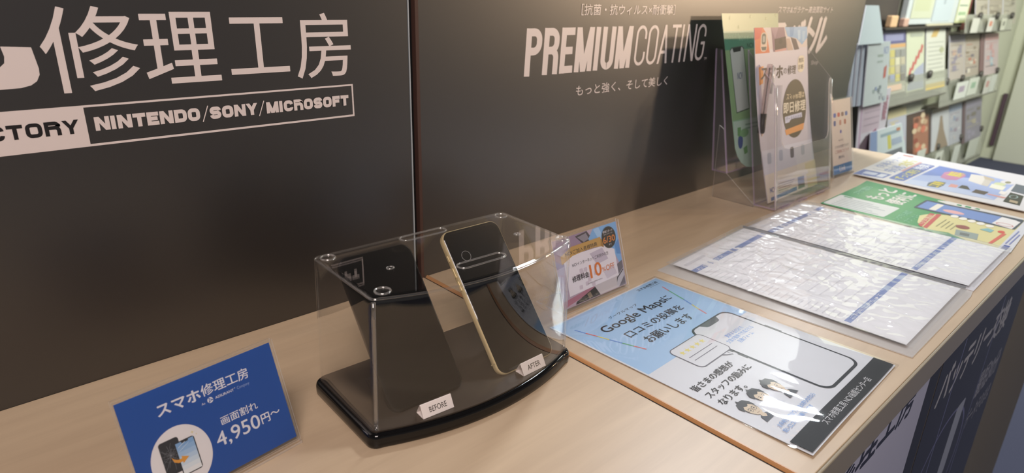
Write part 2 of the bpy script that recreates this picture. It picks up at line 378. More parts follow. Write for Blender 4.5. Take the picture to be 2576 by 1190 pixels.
# ------------------------------------------------------------------ counter
M_band = pm('C48F5E', .35, name='edge_band')
M_front_shade = pm('A69A84', .25, .8, name='shaded_front_edge')  # taupe darker than the maple, taking in the shade on the front face
o = thing('worktop', (-.1, -.258, -.037), 'light maple worktop section at the left under the display case and price sign', 'worktop')
g = G(); g.box(-.75, .4165, -.5136, 0, -.037, 0, M_wood); g.build('slab', o, bevel=.0008, bseg=2)
g = G(); g.box(-.75, .4165, -.5168, -.5136, -.037, 0, M_front_shade); g.build('front_edge', o, 'front edge with shade in its taupe colour', bevel=.0014)
g = G(); g.box(.4165, .4202, -.5150, 0, -.036, -.0022, pm('15110E', .7)); g.build('seam_shadow', o, 'dark strip standing in for the seam shadow')  # dark filler put in for the worktop's bevel shadow
wr = thing('worktop', (1.08, -.258, -.037), 'light maple worktop section at the right under the sheets and brochure holder', 'worktop')
g = G(); g.box(.4218, 1.745, -.5136, 0, -.037, 0, M_wood); g.build('slab', wr, bevel=.0008, bseg=2)
g = G(); g.box(.4218, 1.745, -.5168, -.5136, -.037, 0, M_front_shade); g.build('front_edge', wr, 'front edge with shade in its taupe colour', bevel=.0014)
g = G(); g.prism([(.4202, -.037), (.4202, -.0018), (.4214, -.0004), (.4226, .0006), (.4240, .0006), (.4240, -.037)], lambda q, t: Vector((q[0], -.5150+.5150*t, q[1])), M_band); g.build('edge_band', wr, 'orange brown edge band')
cab = thing('counter_cabinet', (.6, -.25, FLOOR), 'brown counter cabinet carrying the maple worktops', 'cabinet')
M_cab = grainy('brown_laminate', '8A7F6C', .5, .4, 500, .06)
g = G(); g.box(-.74, 1.79, -.5145, -.012, FLOOR+.06, -.0372, M_cab); g.build('body', cab, bevel=.0015)
g = G(); g.box(-.72, 1.77, -.48, -.03, FLOOR, FLOOR+.06, pm('2A2522', .7)); g.build('plinth', cab)
# posters hanging on the front
cfn = lambda u, v, h: Vector((u*.001, -.5150-h, -v*.001))
p = Print(cfn, .00015); p.slab([(250, 30), (792, 30), (792, 560), (250, 560)], .0003, pm('26252C', .35))
p.rect(262, 32, 748, 545, pm('D8D7EC', .22))
p.text('スマホ修理工房', 330, 12, 702, 64, pm('1C1C28', .3), .05, .15)
p.poly(ell(560, 190, 60, 26), K('D8D8E6', .3)); p.text('即日修理', 430, 260, 690, 330, K('2A3560', .3), .03)
o = p.build('hanging_poster'); tag(o, 'lilac poster with black shop lettering on the counter front', 'poster')
p = Print(cfn, .00015); p.slab([(797, 30), (1262, 30), (1262, 560), (797, 560)], .0003, pm('24222A', .32))
p.text('バッテリー交換', 822, 64, 1170, 122, pm('C9C8CC', .4), .05, .1)
p.line([(897, 45), (897, 560)], 3, K('8A8FC0', .3)); p.line([(1097, 45), (1097, 560)], 3, K('8A8FC0', .3))
p.line(ell(960, 300, 120, 110), 5, K('7C7CA8', .3), True); p.poly(rrect(985, 190, 1030, 330, 8), K('B9BECC', .3))
p.text('最短30分', 1100, 180, 1235, 230, K('B0AEB4', .3), .03); p.text('データそのまま', 1100, 250, 1240, 285, K('B0AEB4', .3), .02)
o = p.build('hanging_poster'); tag(o, 'black poster with white battery lettering on the counter front', 'poster')

# ================================================================== DISPLAY CASE WITH TWO PHONES
CX, CY, CA = .2990, -.2035, -.042
ca, sa = math.cos(CA), math.sin(CA)
def LC(x, y, z): return Vector((CX+ca*x-sa*y, CY+sa*x+ca*y, z))
case = thing('display_case', (CX, CY, 0), 'clear acrylic display case with bowed front on a glossy black base', 'display case')
def outline(hw, yb, yf, bow, r, n=26, dn=0):
    """back edge straight, front edge bowed, rounded corners"""
    pts = []
    def arc(cx, cy, a0, a1, k=6):
        for i in range(k+1):
            a = math.radians(a0+(a1-a0)*i/k); pts.append((cx+r*math.cos(a), cy+r*math.sin(a)))
    arc(hw-r, yb-r, 0, 90); arc(-hw+r, yb-r, 90, 180)
    sl = math.degrees(math.atan(4*bow/(2*hw)))
    arc(-hw+r, yf+r, 180, 270-sl*.0)
    for i in range(1, n):
        t = i/n; x = -hw+r+(2*hw-2*r)*t; pts.append((x, yf-bow*4*t*(1-t)))
    arc(hw-r, yf+r, 270, 360)
    return pts
def shell(rings, mat, cap0=True, cap1=True):
    g = G(); n = len(rings[0][0]); vs = []; fs = []
    for pts, z in rings: vs += [LC(a, b, z) for a, b in pts]
    for i in range(len(rings)-1):
        for k in range(n): fs.append((i*n+k, i*n+(k+1) % n, (i+1)*n+(k+1) % n, (i+1)*n+k))
    g.add(vs, fs, mat, True)
    if cap0: g.add([LC(a, b, rings[0][1]) for a, b in rings[0][0]], [list(range(n))[::-1]], mat)
    if cap1: g.add([LC(a, b, rings[-1][1]) for a, b in rings[-1][0]], [list(range(n))], mat)
    return g
YB, YF, BOW = .0510, -.0625, .0210
bo = lambda d: outline(.1160-d, YB-d, YF+d, BOW, .010-min(d, .006))
rings = [(bo(.0015), 0), (bo(.0002), .0012), (bo(0), .004), (bo(0), .0085), (bo(.0008), .0112), (bo(.0022), .0128), (bo(.0040), .0132)]
shell(rings, M_blackgloss).build('base', case, 'glossy black base')
shell([(bo(.0045), .0125), (bo(.0045), .0150)], M_basetop).build('base_top', case, 'dark base top with a brown reflection in its colour')
ZT = .1355
def lo(d, t):   # t: 0 bottom, 1 top (draft)
    return outline(.1108-.0030*t-d, YB-.0025-.0015*t-d, YF+.0032-.0008*t+d, BOW, max(.0065-d, .002))
rings = [(lo(0, 0), .0150), (lo(0, .02), .0175), (lo(0, .5), .075), (lo(0, .95), ZT-.006), (lo(0, .97), ZT-.004), (lo(.0006, 1), ZT-.0018), (lo(.0018, 1), ZT-.0005), (lo(.0036, 1), ZT)]
g = shell(rings, M_acr, cap0=False); lid = g.build('lid', case, 'clear acrylic lid', solid=.0014)
# rims and studs moulded in the lid
M_rim2 = clear('lid_corner', f0=.13, rough=.06, body=.015)
M_rim = clear('lid_rim', f0=.22, rough=.05, body=.10, bodycol=(.9, .88, .86))
def lidbits():
    for x, y in ((-.0975, .0362), (.0965, .0355), (.1010, -.0520), (-.0935, -.0510)):
        g = G(); g.tube([LC(x+.0062*math.cos(a*math.pi/12), y+.0062*math.sin(a*math.pi/12), ZT+.0005) for a in range(24)], .0009, M_rim, 8, True)
        g.lathe([(0.0001, .0004), (.003, .0004), (.0045, .0001)], (*LC(x, y, ZT)[:2], ZT), M_acr, 20); g.build('corner_stud', lid)
    for x, y in ((.0010, .0365), (.0062, -.0485)):
        pts = []
        L_ = .0195; r = .0058
        for i in range(9): a = math.radians(-90+180*i/8); pts.append((x+L_+r*math.cos(a), y+r*math.sin(a)))
        for i in range(9): a = math.radians(90+180*i/8); pts.append((x-L_+r*math.cos(a), y+r*math.sin(a)))
        g = G(); g.tube([LC(a, b, ZT+.0004) for a, b in pts], .0009, M_rim, 8, True); g.build('finger_slot', lid)
    for x, y in ((-.0655, -.0150), (.0745, -.0165)):
        g = G(); g.tube([LC(x+.0032*math.cos(a*math.pi/8), y+.0026*math.sin(a*math.pi/8), ZT+.0003) for a in range(16)], .0007, M_rim, 8, True); g.build('vent_hole', lid)
lidbits()
# front vertical corner and rim highlights: solid corner fillets of the lid
for sx in (-1, 1):
    g = G(); g.tube([LC(sx*(.1083-.0030*t), YF+.0062-.0008*t, .0155+(ZT-.0195)*t) for t in [i/8 for i in range(9)]], .0017, M_rim2, 12); g.build('corner_fillet', lid)
pts = lo(.0010, 1)
g = G(); g.tube([LC(a, b, ZT-.0012) for a, b in pts], .0011, M_rim2, 10, True); g.build('top_rim', lid)

def phone(name, br, th, tilt, wd, ht, frame, label, ring=None, buttons=False):
    ex = Vector((math.cos(th), math.sin(th), 0)); bk = Vector((-math.sin(th), math.cos(th), 0))
    up = Vector((0, 0, math.cos(tilt)))+bk*math.sin(tilt); n = ex.cross(up); n = -n if n.y > 0 else n
    o = Vector(br)-ex*wd
    root = thing(name, Vector(br)-ex*wd/2, label, 'phone')
    F = lambda a, b, h: o+ex*a+up*b+n*h
    T = .0076
    g = G(); R = .010
    rg = [(.0012, -T), (.0003, -T+.001), (0, -T+.0025), (0, -.0025), (.0003, -.001), (.0012, -.0001)]
    vs = []; fs = []; m = None
    for d, h in rg:
        q = rrect(d, d, wd-d, ht-d, R-d, 8); m = len(q); vs += [F(a, b, h) for a, b in q]
    for i in range(len(rg)-1):
        for k in range(m): fs.append((i*m+k, i*m+(k+1) % m, (i+1)*m+(k+1) % m, (i+1)*m+k))
    g.add(vs, fs, frame, True); g.add([vs[k] for k in range(m)], [list(range(m))], pm('1A1A1C', .3))
    fr = g.build('frame', root)
    g = G(); q = rrect(.0012, .0012, wd-.0012, ht-.0012, R-.0012, 8); q2 = rrect(.002, .002, wd-.002, ht-.002, R-.002, 8)
    vs = [F(a, b, -.0002) for a, b in q]+[F(a, b, .0003) for a, b in q2]; m = len(q)
    g.add(vs, [(k, (k+1) % m, m+(k+1) % m, m+k) for k in range(m)], M_glass, True); g.add([F(a, b, .0003) for a, b in q2], [list(range(m))], M_glass)
    scn = g.build('screen', root)
    if ring:
        g = G(); g.tube([F(ring[0]+.0052*math.cos(a*math.pi/16), ring[1]+.0052*math.sin(a*math.pi/16), .0004) for a in range(32)], .00028, pm('8A8A8C', .3), 6, True); g.build('button_ring', scn)
    if buttons:
        for b0, b1 in ((ht-.030, ht-.024), (ht-.047, ht-.037), (ht-.061, ht-.051)):
            g = G(); g.box(-.0007, .0005, b0, b1, -.0052, -.0024, frame, T=lambda v: F(v.x, v.y, v.z)); g.build('side_button', fr, bevel=.0003)
        g = G(); g.box(-.0001, .0006, .013, .0142, -.0072, -.0006, pm('C9B58A', .5), T=lambda v: F(v.x, v.y, v.z)); g.build('antenna_line', fr)
    return root
phone('smartphone', (.2843, -.2535, .0165), -.0579, .700, .0750, .1465, pm('111113', .2), 'dark smartphone leaning at the left in the case behind the BEFORE tag')
phone('smartphone', (.3905, -.2660, .0160), -.0308, .700, .0722, .1515, M_gold, 'smartphone with gold edge leaning at the right in the case behind the AFTER tag', ring=(.0185, .122), buttons=True)
# hidden wedge supports of the case
for x, dy in ((-.040, 0), (.074, -.0085)):
    g = G(); g.prism([(.010+dy, .0150), (.010+dy, .066), (.0035+dy, .066), (-.0225+dy, .0345), (-.038+dy, .0158), (-.038+dy, .0150)], lambda q, t: LC(x-.010+.020*t, q[0], q[1]), pm('141315', .4)); g.build('phone_support', case)
# paper tents
for nm, a, b, lab in (('BEFORE', (.2264, -.2683), (.2568, -.2712), 'small white folded paper tag reading BEFORE inside the case'), ('AFTER', (.3372, -.2758), (.3666, -.2756), 'small white folded paper tag reading AFTER inside the case')):
    a = Vector((*a, .0152)); b = Vector((*b, .0152)); ex = (b-a).normalized(); bk = Vector((-ex.y, ex.x, 0)); Ln = (b-a).length
    apex = bk*.0058+Vector((0, 0, .0104)); back = bk*.0116
    g = G(); th = .0004
    for q0, q1 in ((Vector(), apex), (apex, back), (back, Vector())):
        d = (q1-q0).normalized(); nn = ex.cross(d)*th
        g.add([a+q0, b+q0, b+q1, a+q1, a+q0+nn, b+q0+nn, b+q1+nn, a+q1+nn], [(0, 1, 2, 3), (4, 7, 6, 5), (0, 4, 5, 1), (1, 5, 6, 2), (2, 6, 7, 3), (3, 7, 4, 0)], pm('F2E8E4', .6))
    fn = frame3(a+apex, ex, -apex); hh = apex.length*1000
    p = Print(lambda u, v, h: fn(u, v, h+.00046)); p.g = g
    tl = Ln*1000; p.text(nm, tl*.24, hh*.32, tl*.80, hh*.72, INK, .01)
    o = g.build('paper_tag', normals=False); tag(o, lab, 'tag', 'paper tags in the display case')

# ================================================================== ACRYLIC CARD STANDS
def card_stand(q, label, draw, group=None, foot=.045):
    x, y, th, ti, wd, ht = q
    ex = Vector((math.cos(th), math.sin(th), 0)); bk = Vector((-math.sin(th), math.cos(th), 0)); up = Vector((0, 0, math.cos(ti)))+bk*math.sin(ti)
    n = bk*(-math.cos(ti))+Vector((0, 0, math.sin(ti)))
    br = Vector((x, y, .004)); tl = br-ex*wd+up*ht
    root = thing('card_stand', br-ex*wd/2-Vector((0, 0, .004)), label, 'sign', group)
    fn = frame3(tl, ex, -up)
    p = Print(fn, .00006); p.slab([(.5, 1.5), (wd*1000-1.0, 1.5), (wd*1000-1.0, ht*1000-1.5), (.5, ht*1000-1.5)], .0003, M_white)
    draw(p, wd*1000, ht*1000); p.build('printed_card', root)
    # folded acrylic: front pane, back pane, foot
    g = G(); e = .0012
    def pane(h0, h1, v0, v1):
        vs = [fn(u, v, h) for h in (h0, h1) for u, v in ((-1.0, v0), (wd*1000+1.0, v0), (wd*1000+1.0, v1), (-1.0, v1))]
        g.add(vs, [(0, 1, 2, 3), (7, 6, 5, 4)], M_acr); g.add(vs, [(0, 4, 5, 1), (1, 5, 6, 2), (2, 6, 7, 3), (3, 7, 4, 0)], M_acr_edge)
    pane(.0012, .0024, -.8, ht*1000+1.5); pane(-.0024, -.0012, -1.5, ht*1000+1.5)
    g.build('acrylic_pane', root, 'clear acrylic panes')
    g = G(); a = br-ex*(wd+.001)-Vector((0, 0, .004)); b = br+ex*.001-Vector((0, 0, .004))
    for s_ in (0,):
        vs = [a-bk*.004, b-bk*.004, b+bk*foot, a+bk*foot]; vs += [v+Vector((0, 0, .0022)) for v in vs]
        g.add(vs, [(0, 1, 2, 3), (7, 6, 5, 4)], M_acr); g.add(vs, [(0, 4, 5, 1), (1, 5, 6, 2), (2, 6, 7, 3), (3, 7, 4, 0)], M_acr_edge)
    g.build('foot', root, 'clear acrylic foot')
    return root
def draw_blue(p, w_, h_):
    Wt = K('E4E4EC'); B = pm('164C9F', .4)
    p.rect(.5, 1.5, w_-1, h_-1.5, B)
    p.text('スマホ', 25, 13.8, 55.8, 22.4, Wt, .055); p.text('修理工房', 57, 13.0, 94.4, 21.6, Wt, .02)
    p.text('An', 54.8, 25.6, 57.4, 27.4, Wt); p.poly(ell(61.6, 25.9, 2.2, 2.2, 24), Wt)
    for k in range(3):
        a = k*2.1; p.line([(61.6+2*math.cos(a), 25.9+2*math.sin(a)), (61.6+2*math.cos(a+2.4), 25.9+2*math.sin(a+2.4))], .45, B)
    p.text('ASSURANT', 65.5, 24.9, 80.3, 26.9, Wt, .02); p.poly(ell(81.3, 24.9, .35, .35, 10), Wt); p.text('Company', 83, 24.5, 93.2, 27.6, K('8FA6D8'))
    p.text('画面割れ', 64.4, 41.6, 94.2, 48.2, Wt, .015)
    p.text('4,950', 57.3, 51.8, 92.4, 64.6, Wt, .012); p.text('円', 94.0, 54.2, 101.0, 61.8, Wt, .03); p.text('〜', 102.2, 56.0, 110, 58.4, Wt, .03)
    p.poly(ell(31.6, 57.2, 21.4, 24.2, 60), K('E8E4E6'))
    p.poly(rrect(18.4, 40.5, 32.4, 66, 2), K('2A2A2E'))
    cx, cy = 24.6, 52.0; rr = random.Random(3)
    for k in range(17):
        a = k*6.283/17+rr.uniform(-.15, .15); l = rr.uniform(4, 11); q = [(cx, cy)]
        for i in range(1, 4): q.append((min(max(cx+l*i/3*math.cos(a)+rr.uniform(-.5, .5), 18.8), 32), min(max(cy+l*i/3*math.sin(a)*1.2+rr.uniform(-.5, .5), 41), 65.6)))
        p.line(q, .14, K('8A8C92'))
    for r0 in (2.2, 4.6): p.line([(cx+r0*math.cos(k*.7)*(1+.25*math.sin(k*5)), cy+r0*math.sin(k*.7)) for k in range(9)], .12, K('777A80'), True)
    p.poly(rrect(28.6, 44.8, 43.0, 70.5, 2), K('2A2A2E'))
    for i, c in enumerate(('7FA8D6', '8FB4DC', 'A2C0E2', 'B6CDE6', 'C9DAEA', 'DAE4EC', 'E6E9EC')):
        p.rect(29.3, 45.6+i*3.45, 42.3, 45.6+(i+1)*3.45, K(c))
    p.poly([(33, 44.9), (39, 44.9), (38.2, 46.8), (33.8, 46.8)], K('2A2A2E'))
    p.line([(30.5, 49), (36, 46.5)], .3, K('E4ECF4')); p.line([(30.5, 52), (38.5, 48)], .2, K('E4ECF4'))
    q = [(24.3, 53.5), (26, 55.8), (28.4, 57.2), (31, 57.4), (31, 55.6), (35.9, 58.0), (31, 61.2), (31, 59.8), (28, 59.6), (25.4, 57.8)]
    p.poly(q, K('DE9A3A'))
    for cx, cy, s in ((42.6, 42.5, 1.3), (45, 45, .7)): p.poly([(cx, cy-s), (cx+.2*s, cy-.2*s), (cx+s, cy), (cx+.2*s, cy+.2*s), (cx, cy+s), (cx-.2*s, cy+.2*s), (cx-s, cy), (cx-.2*s, cy-.2*s)], K('E0D49A'))
card_stand((.1419, -.2078, .1254, .3422, .1187, .0859), 'acrylic stand with blue price card at the left of the display case', draw_blue, 'acrylic card stands')
def draw_ten(p, w_, h_):
    Kt = K('2A2428'); Wt = K('E8E2EA')
    p.rect(.5, 1.5, w_-1, h_-1.5, K('B9A6B8'))
    p.poly([(.5, 1.5), (62, 1.5), (66, 16), (58, 30), (.5, 36)], K('9C86A0')); p.poly([(40, 4), (62, 2), (70, 14), (64, 20), (52, 16)], K('4C454C'))
    p.poly([(44, 6), (60, 4), (64, 12), (54, 14)], K('8E8894'))
    p.poly([(62.8, 12.1), (73.4, 1.6), (117.6, 1.6), (117.6, 56), (112, 54), (106, 40), (84, 20), (66, 22)], K('7FB0E2'))
    p.poly([(74, 3), (84, 2), (92, 20), (82, 19)], K('A3C8EE')); p.poly([(108, 30), (117.6, 24), (117.6, 44), (110, 42)], K('5E92CE'))
    p.poly([(104, 56), (117.6, 52), (117.6, 84), (96, 84), (100, 66)], K('6E6A74')); p.poly([(104, 70), (117.6, 62), (117.6, 72), (104, 84), (99, 84)], K('C0BEC8'))
    p.line([(98, 82), (104, 72), (117, 64)], 1.6, K('3A3840'))
    p.poly([(60, 70), (104, 66), (100, 84), (62, 84)], K('C9C2C6')); p.poly([(0.5, 76), (58, 70), (60, 74), (.5, 84)], K('B07488'))
    p.poly([(24, 81), (60, 72), (67.5, 84), (22, 84)], K('2C2A28')); p.poly([(44, 77), (50, 75.4), (53, 82), (47, 84)], K('8A7A66')); p.poly([(31, 79.6), (40, 77.6), (42, 82.6), (33, 84)], K('4A4640'))
    rr = random.Random(8)
    for k in range(26): 
        u = rr.uniform(27, 63); v = rr.uniform(79, 83); p.rect(u, v, u+.9, v+.5, K('B8A890'))
    p.poly([(14, 26), (34, 24.5), (88, 26), (106.5, 35), (106.8, 69.6), (14, 72)], Wt)
    for k in range(12):
        u = 30+rr.uniform(0, 38); v = rr.uniform(40, 66); p.poly(rrect(u, v, u+6, v+5, 1, 2), K('CFC2CE'))
    p.poly([(60, 30), (84, 28), (92, 44), (70, 46)], K('C6BCCC')); p.poly([(80, 58), (100, 54), (104, 66), (84, 68)], K('D2CAD6'))
    p.poly([(10, 22), (30, 14.5), (83.7, 14.2), (86.8, 26.8), (72, 24.6), (50, 24.4), (30, 25.6), (10, 32)], K('C29A56'))
    p.poly([(84, 17), (89.5, 20), (87, 28.4), (82, 25.2)], K('A67C3C'))
    p.text('NCVご加入者様特典', 18, 18.6, 76, 23.8, Kt, .015)
    p.text('NCVインターネットご利用中の方', 26.6, 34.4, 93.6, 39.0, Kt, .004)
    p.text('修理料金', 22.8, 49.8, 52.4, 57.2, Kt, .035); p.text('10', 55.2, 43.6, 76.2, 60.2, K('D9772C'), .03)
    p.text('%', 77.2, 52.4, 84, 57.6, K('D9772C')); p.text('OFF', 85, 51.2, 101, 58.2, K('D9772C'), .004)
    p.text('※他の割引との併用はできません', 48, 64.2, 75.6, 66, K('6A6068'))
    p.poly(ell(99.6, 18.2, 13.4, 13.8, 48), K('35332F'))
    p.text('修理スタート', 89.6, 8.6, 108.6, 11.8, Wt, .01); p.text('キャンペーン', 90.6, 12.6, 107.6, 14.6, Wt)
    p.text('6/30', 88.2, 16.6, 110.6, 24.4, K('E08A3C'), .025); p.text('まで', 97.6, 26.2, 102.6, 28.4, Wt)
card_stand((.6002, -.1948, -.002, .314, .12, .0864), 'acrylic stand with orange 10 percent OFF card behind the display case', draw_ten, 'acrylic card stands')
def draw_small(p, w_, h_):
    Wt = pm('EFE0D4', .5); p.rect(.5, 1.5, w_-1, h_-1.5, Wt)
    p.rect(.5, h_-21, w_-1, h_-1.5, K('2F79B4')); p.text('Link', 32, h_-17, 60, h_-6, Wt)
    cols = ('5A6FC0', 'D0503C', '8A5A50', '4A68B8', '4A5CA0', 'C88A78', 'C06A50')
    for i, u in enumerate((10, 28, 46, 64)): p.poly(rrect(u, 29, u+12, 38, 3, 3), K(cols[i]))
    for i, u in enumerate((10, 36, 58)): p.poly(rrect(u, 45, u+10, 56, 3, 3), K(cols[4+i % 3]))
    p.poly(ell(42, 70, 4, 4, 16), K('5A54B0'))
    p.text('Free Wi-Fi', 30, 86, 52, 90, K('8A7A78')); p.text('スマホの充電できます', 12, 98, 78, 104, K('5A4A5A'), .01); p.text('ご自由にどうぞ', 14, 108, 78, 115, K('B05A50'), .01); p.text('無料', 28, 121, 56, 128, K('5A5468'), .01)
card_stand((1.4806, -.1361, -.0442, .2286, .093, .161), 'narrow upright white card stand with blue foot strip right of the brochure holder', draw_small, 'acrylic card stands', .03)

# ================================================================== LAMINATED MAP REVIEW SHEET
th = .0297; fnp0 = frame3((.444, -.2069, .0012), (math.cos(th), math.sin(th), 0), (math.sin(th), -math.cos(th), 0))
def fnp(u, v, h):
    q = fnp0(u, v, h); q.z += .0000 + .0022*max(0, (v-190)/107)**2 * (.5+.5*math.cos((u-60)*.028)); return q
lam = thing('laminated_sheet', tuple(fnp0(105, 148, -.0012)), 'laminated blue and white review request sheet lying nearest the counter front', 'sheet')
p = Print(fnp, .00005, 9)
p.slab(rrect(0, 0, 210, 297, .5, 1), .0006, M_white)
wt = pm('D5D7DD', .45); p.poly([(0, 0), (210, 0), (210, 297), (0, 297)], wt)
p.poly([(2, 2), (208.2, 2), (208.2, 77.7), (208.2, 132.3), (2, 132.3)], pm('9CC0E4', .45))
tk = pm('1D1A1E', .5, .2)
p.text('スマホ', 156.4, 6.6, 174.5, 11.6, tk, .05); p.text('修理工房', 175.5, 6.6, 199.6, 11.6, tk, .03); p.poly(ell(180, 13.6, .9, .9, 12), tk); p.line([(183, 13.9), (199, 14.4)], .4, tk)
def multi(q, cols):
    for i in range(len(q)-1): p.line([q[i], q[i+1]], 1.9, K(cols[i]))
multi([(191.9, 23), (188, 35.1), (179.9, 62.5), (174.9, 76.9), (170.4, 89.3), (166.6, 102)], ('D06868', '4FA36A', '4F86CE', 'D8CC62', 'D06868')+('4F86CE',))
multi([(16.3, 22.9), (20.2, 36), (24.7, 49.1), (28.6, 62.5), (33.2, 76.7), (37.4, 89), (42.1, 102.1)], ('4F86CE', 'D06868', 'D8CC62', '4F86CE', '4FA36A', 'D06868'))
p.text('グーグルマップ', 67.6, 28.8, 123.6, 33.6, tk)
p.text('Google Maps', 38.4, 38.8, 158.6, 56.0, tk, .022); p.text('に', 160.6, 39.8, 172.6, 51, tk, .03)
p.text('口コミの投稿を', 50.4, 63.8, 160.6, 76.6, tk, .025); p.text('お願いします', 58.2, 84.4, 148.6, 98, tk, .025)
# drawn phone
p.poly(rrect(108.4, 111.4, 191.2, 269.6, 13), pm('26292E', .5, .2)); p.poly(rrect(111.4, 113.6, 188.6, 266.4, 11), wt)
p.poly([(130.5, 113.2), (168, 113.2), (166.4, 115.8), (163.4, 120.4), (159, 121.6), (140, 121.6), (136, 120.4), (132.6, 115.8)], K('33363C'))
p.rect(190.8, 162.5, 193, 183, K('33363C')); p.rect(106.8, 173, 109, 184.6, K('33363C')); p.rect(106.8, 162, 109, 168, K('33363C'))
bl = K('6E9AD8')
p.text('選択するだけで', 131.6, 143.6, 167.2, 149.8, bl, .02); p.text('文章が簡単で作成される', 121.4, 150.9, 177, 157.2, bl, .02); p.text('自動フォーム', 133, 158.4, 164, 164.4, bl, .02)
# speech bubble
bub = rrect(53.4, 121.2, 114.6, 163, 7); p.poly(bub, wt); p.line(bub, 1.2, K('4A4456'), True)
p.poly([(93, 160.8), (101.4, 160.8), (103.4, 170), (97, 166)], wt); p.line([(91.5, 162.6), (96, 166.4), (103.2, 170.4), (101.6, 162.6)], 1.0, K('4A4456'))
for i in range(5):
    cx, cy = 63.8+9.8*i, 133
    p.poly([(cx+(4.3 if k % 2 == 0 else 1.8)*math.sin(k*math.pi/5), cy-(4.3 if k % 2 == 0 else 1.8)*math.cos(k*math.pi/5)) for k in range(10)], K('DDD06A'))
p.line([(60.5, 143.1), (106.3, 143.4)], .9, K('5A5466')); p.line([(60.4, 149.8), (105.9, 150)], .9, K('5A5466'))
p.text('皆さまの感想が', 11, 173, 85.6, 182, tk, .025); p.text('スタッフの励みに', 11.4, 188, 93.6, 197, tk, .025); p.text('なります。', 10.8, 202, 56, 211, tk, .025)
# three drawn staff portraits
def portrait(cx, cy, s, glasses, coat):
    P = lambda q: [(cx+a*s, cy+b*s) for a, b in q]
    p.poly(P([(-9, 22), (-6, 14), (0, 12), (6, 14), (10, 22)]), K(coat)); p.poly(P([(-2.5, 11), (2.5, 11), (3.4, 15), (0, 18), (-3.4, 15)]), K('DCC9AE'))
    p.poly(P([(8.2*math.cos(a), 1+9.5*math.sin(a)) for a in [i*math.pi/12 for i in range(24)]]), K('3A352F'))
    p.poly(P([(-7, -2), (-4, -5), (0, -3), (4, -5.5), (7, -2), (7.2, 5), (4.5, 10.5), (0, 12.5), (-4.5, 10.5), (-7.2, 5)]), K('DDCBB0'))
    p.poly(P([(-9.6, 0), (-10.5, -6), (-6, -11.5), (0, -13), (6.5, -12), (10, -6), (9.4, 1), (7.2, -2), (5, -5.5), (1, -3), (-3, -5.5), (-7, -2)]), K('2C2A28'))
    p.poly(P([(-3, -12), (-1, -15.5), (1, -12.4)]), K('2C2A28'))
    for e in (-3.2, 3.2):
        p.line(P([(e-1.6, .4), (e+1.6, .2)]), .5*s, K('3A3330')); p.poly(P(ell(e, 2.4, .8, 1, 10)), K('2C2A28'))
        if glasses: p.line(P(ell(e, 2.4, 2.7, 2.7, 18)), .55*s, K('8A8478'), True)
    if glasses: p.line(P([(-.6, 2.2), (.6, 2.2)]), .5*s, K('8A8478'))
    p.line(P([(-.4, 5.2), (.5, 6)]), .4*s, K('A88C70')); p.line(P([(-2, 8.6), (0, 9.2), (2, 8.4)]), .45*s, K('8A5A48'))
portrait(24, 229, .95, True, '3A3E48'); portrait(50, 226, .95, False, 'C9CCD4'); portrait(76, 227, .95, False, '2E3036')
p.text('お手持ちのアカウントをお持ちの方なら', 16.5, 257.5, 90.8, 262.6, bl, .02); p.text('短い口コミを投稿できます', 12.6, 264.4, 70.2, 269.2, bl, .02)
p.rect(2.4, 276, 208.6, 295.6, pm('202023', .5, .2)); p.text('スマホ修理工房 NCV函館センター店', 49.6, 282.6, 161.6, 290.2, K('C9C9CC'), .012)
p.build('printed_sheet', lam)
p = Print(lambda u, v, h: fnp(u, v, h+.0034-.0012*0), .00005); p.h = 0
g = G(); nu, nv = 24, 34
for side, hh in ((0, .0040), (1, .0037)):
    pass
vs = []; fs = []
for j in range(nv+1):
    for i in range(nu+1):
        u = -3+216*i/nu; v = -3+303*j/nv
        q = fnp(u, v, .0007); q.z += .0006*(.5+.5*noise.noise(Vector((u*.012, v*.02, 3)))) + .0012*max(0, (v-190)/97)*max(0, .4+noise.noise(Vector((u*.06, v*.022, 1))))
        if i in (0, nu) or j in (0, nv): q = fnp(u, v, .0003)
        vs.append(q)
for j in range(nv):
    for i in range(nu): k = j*(nu+1)+i; fs.append((k, k+1, k+nu+2, k+nu+1))
g.add(vs, fs, M_lam, True); o = g.build('laminate_film', lam, 'clear glossy laminating film', solid=.00025)

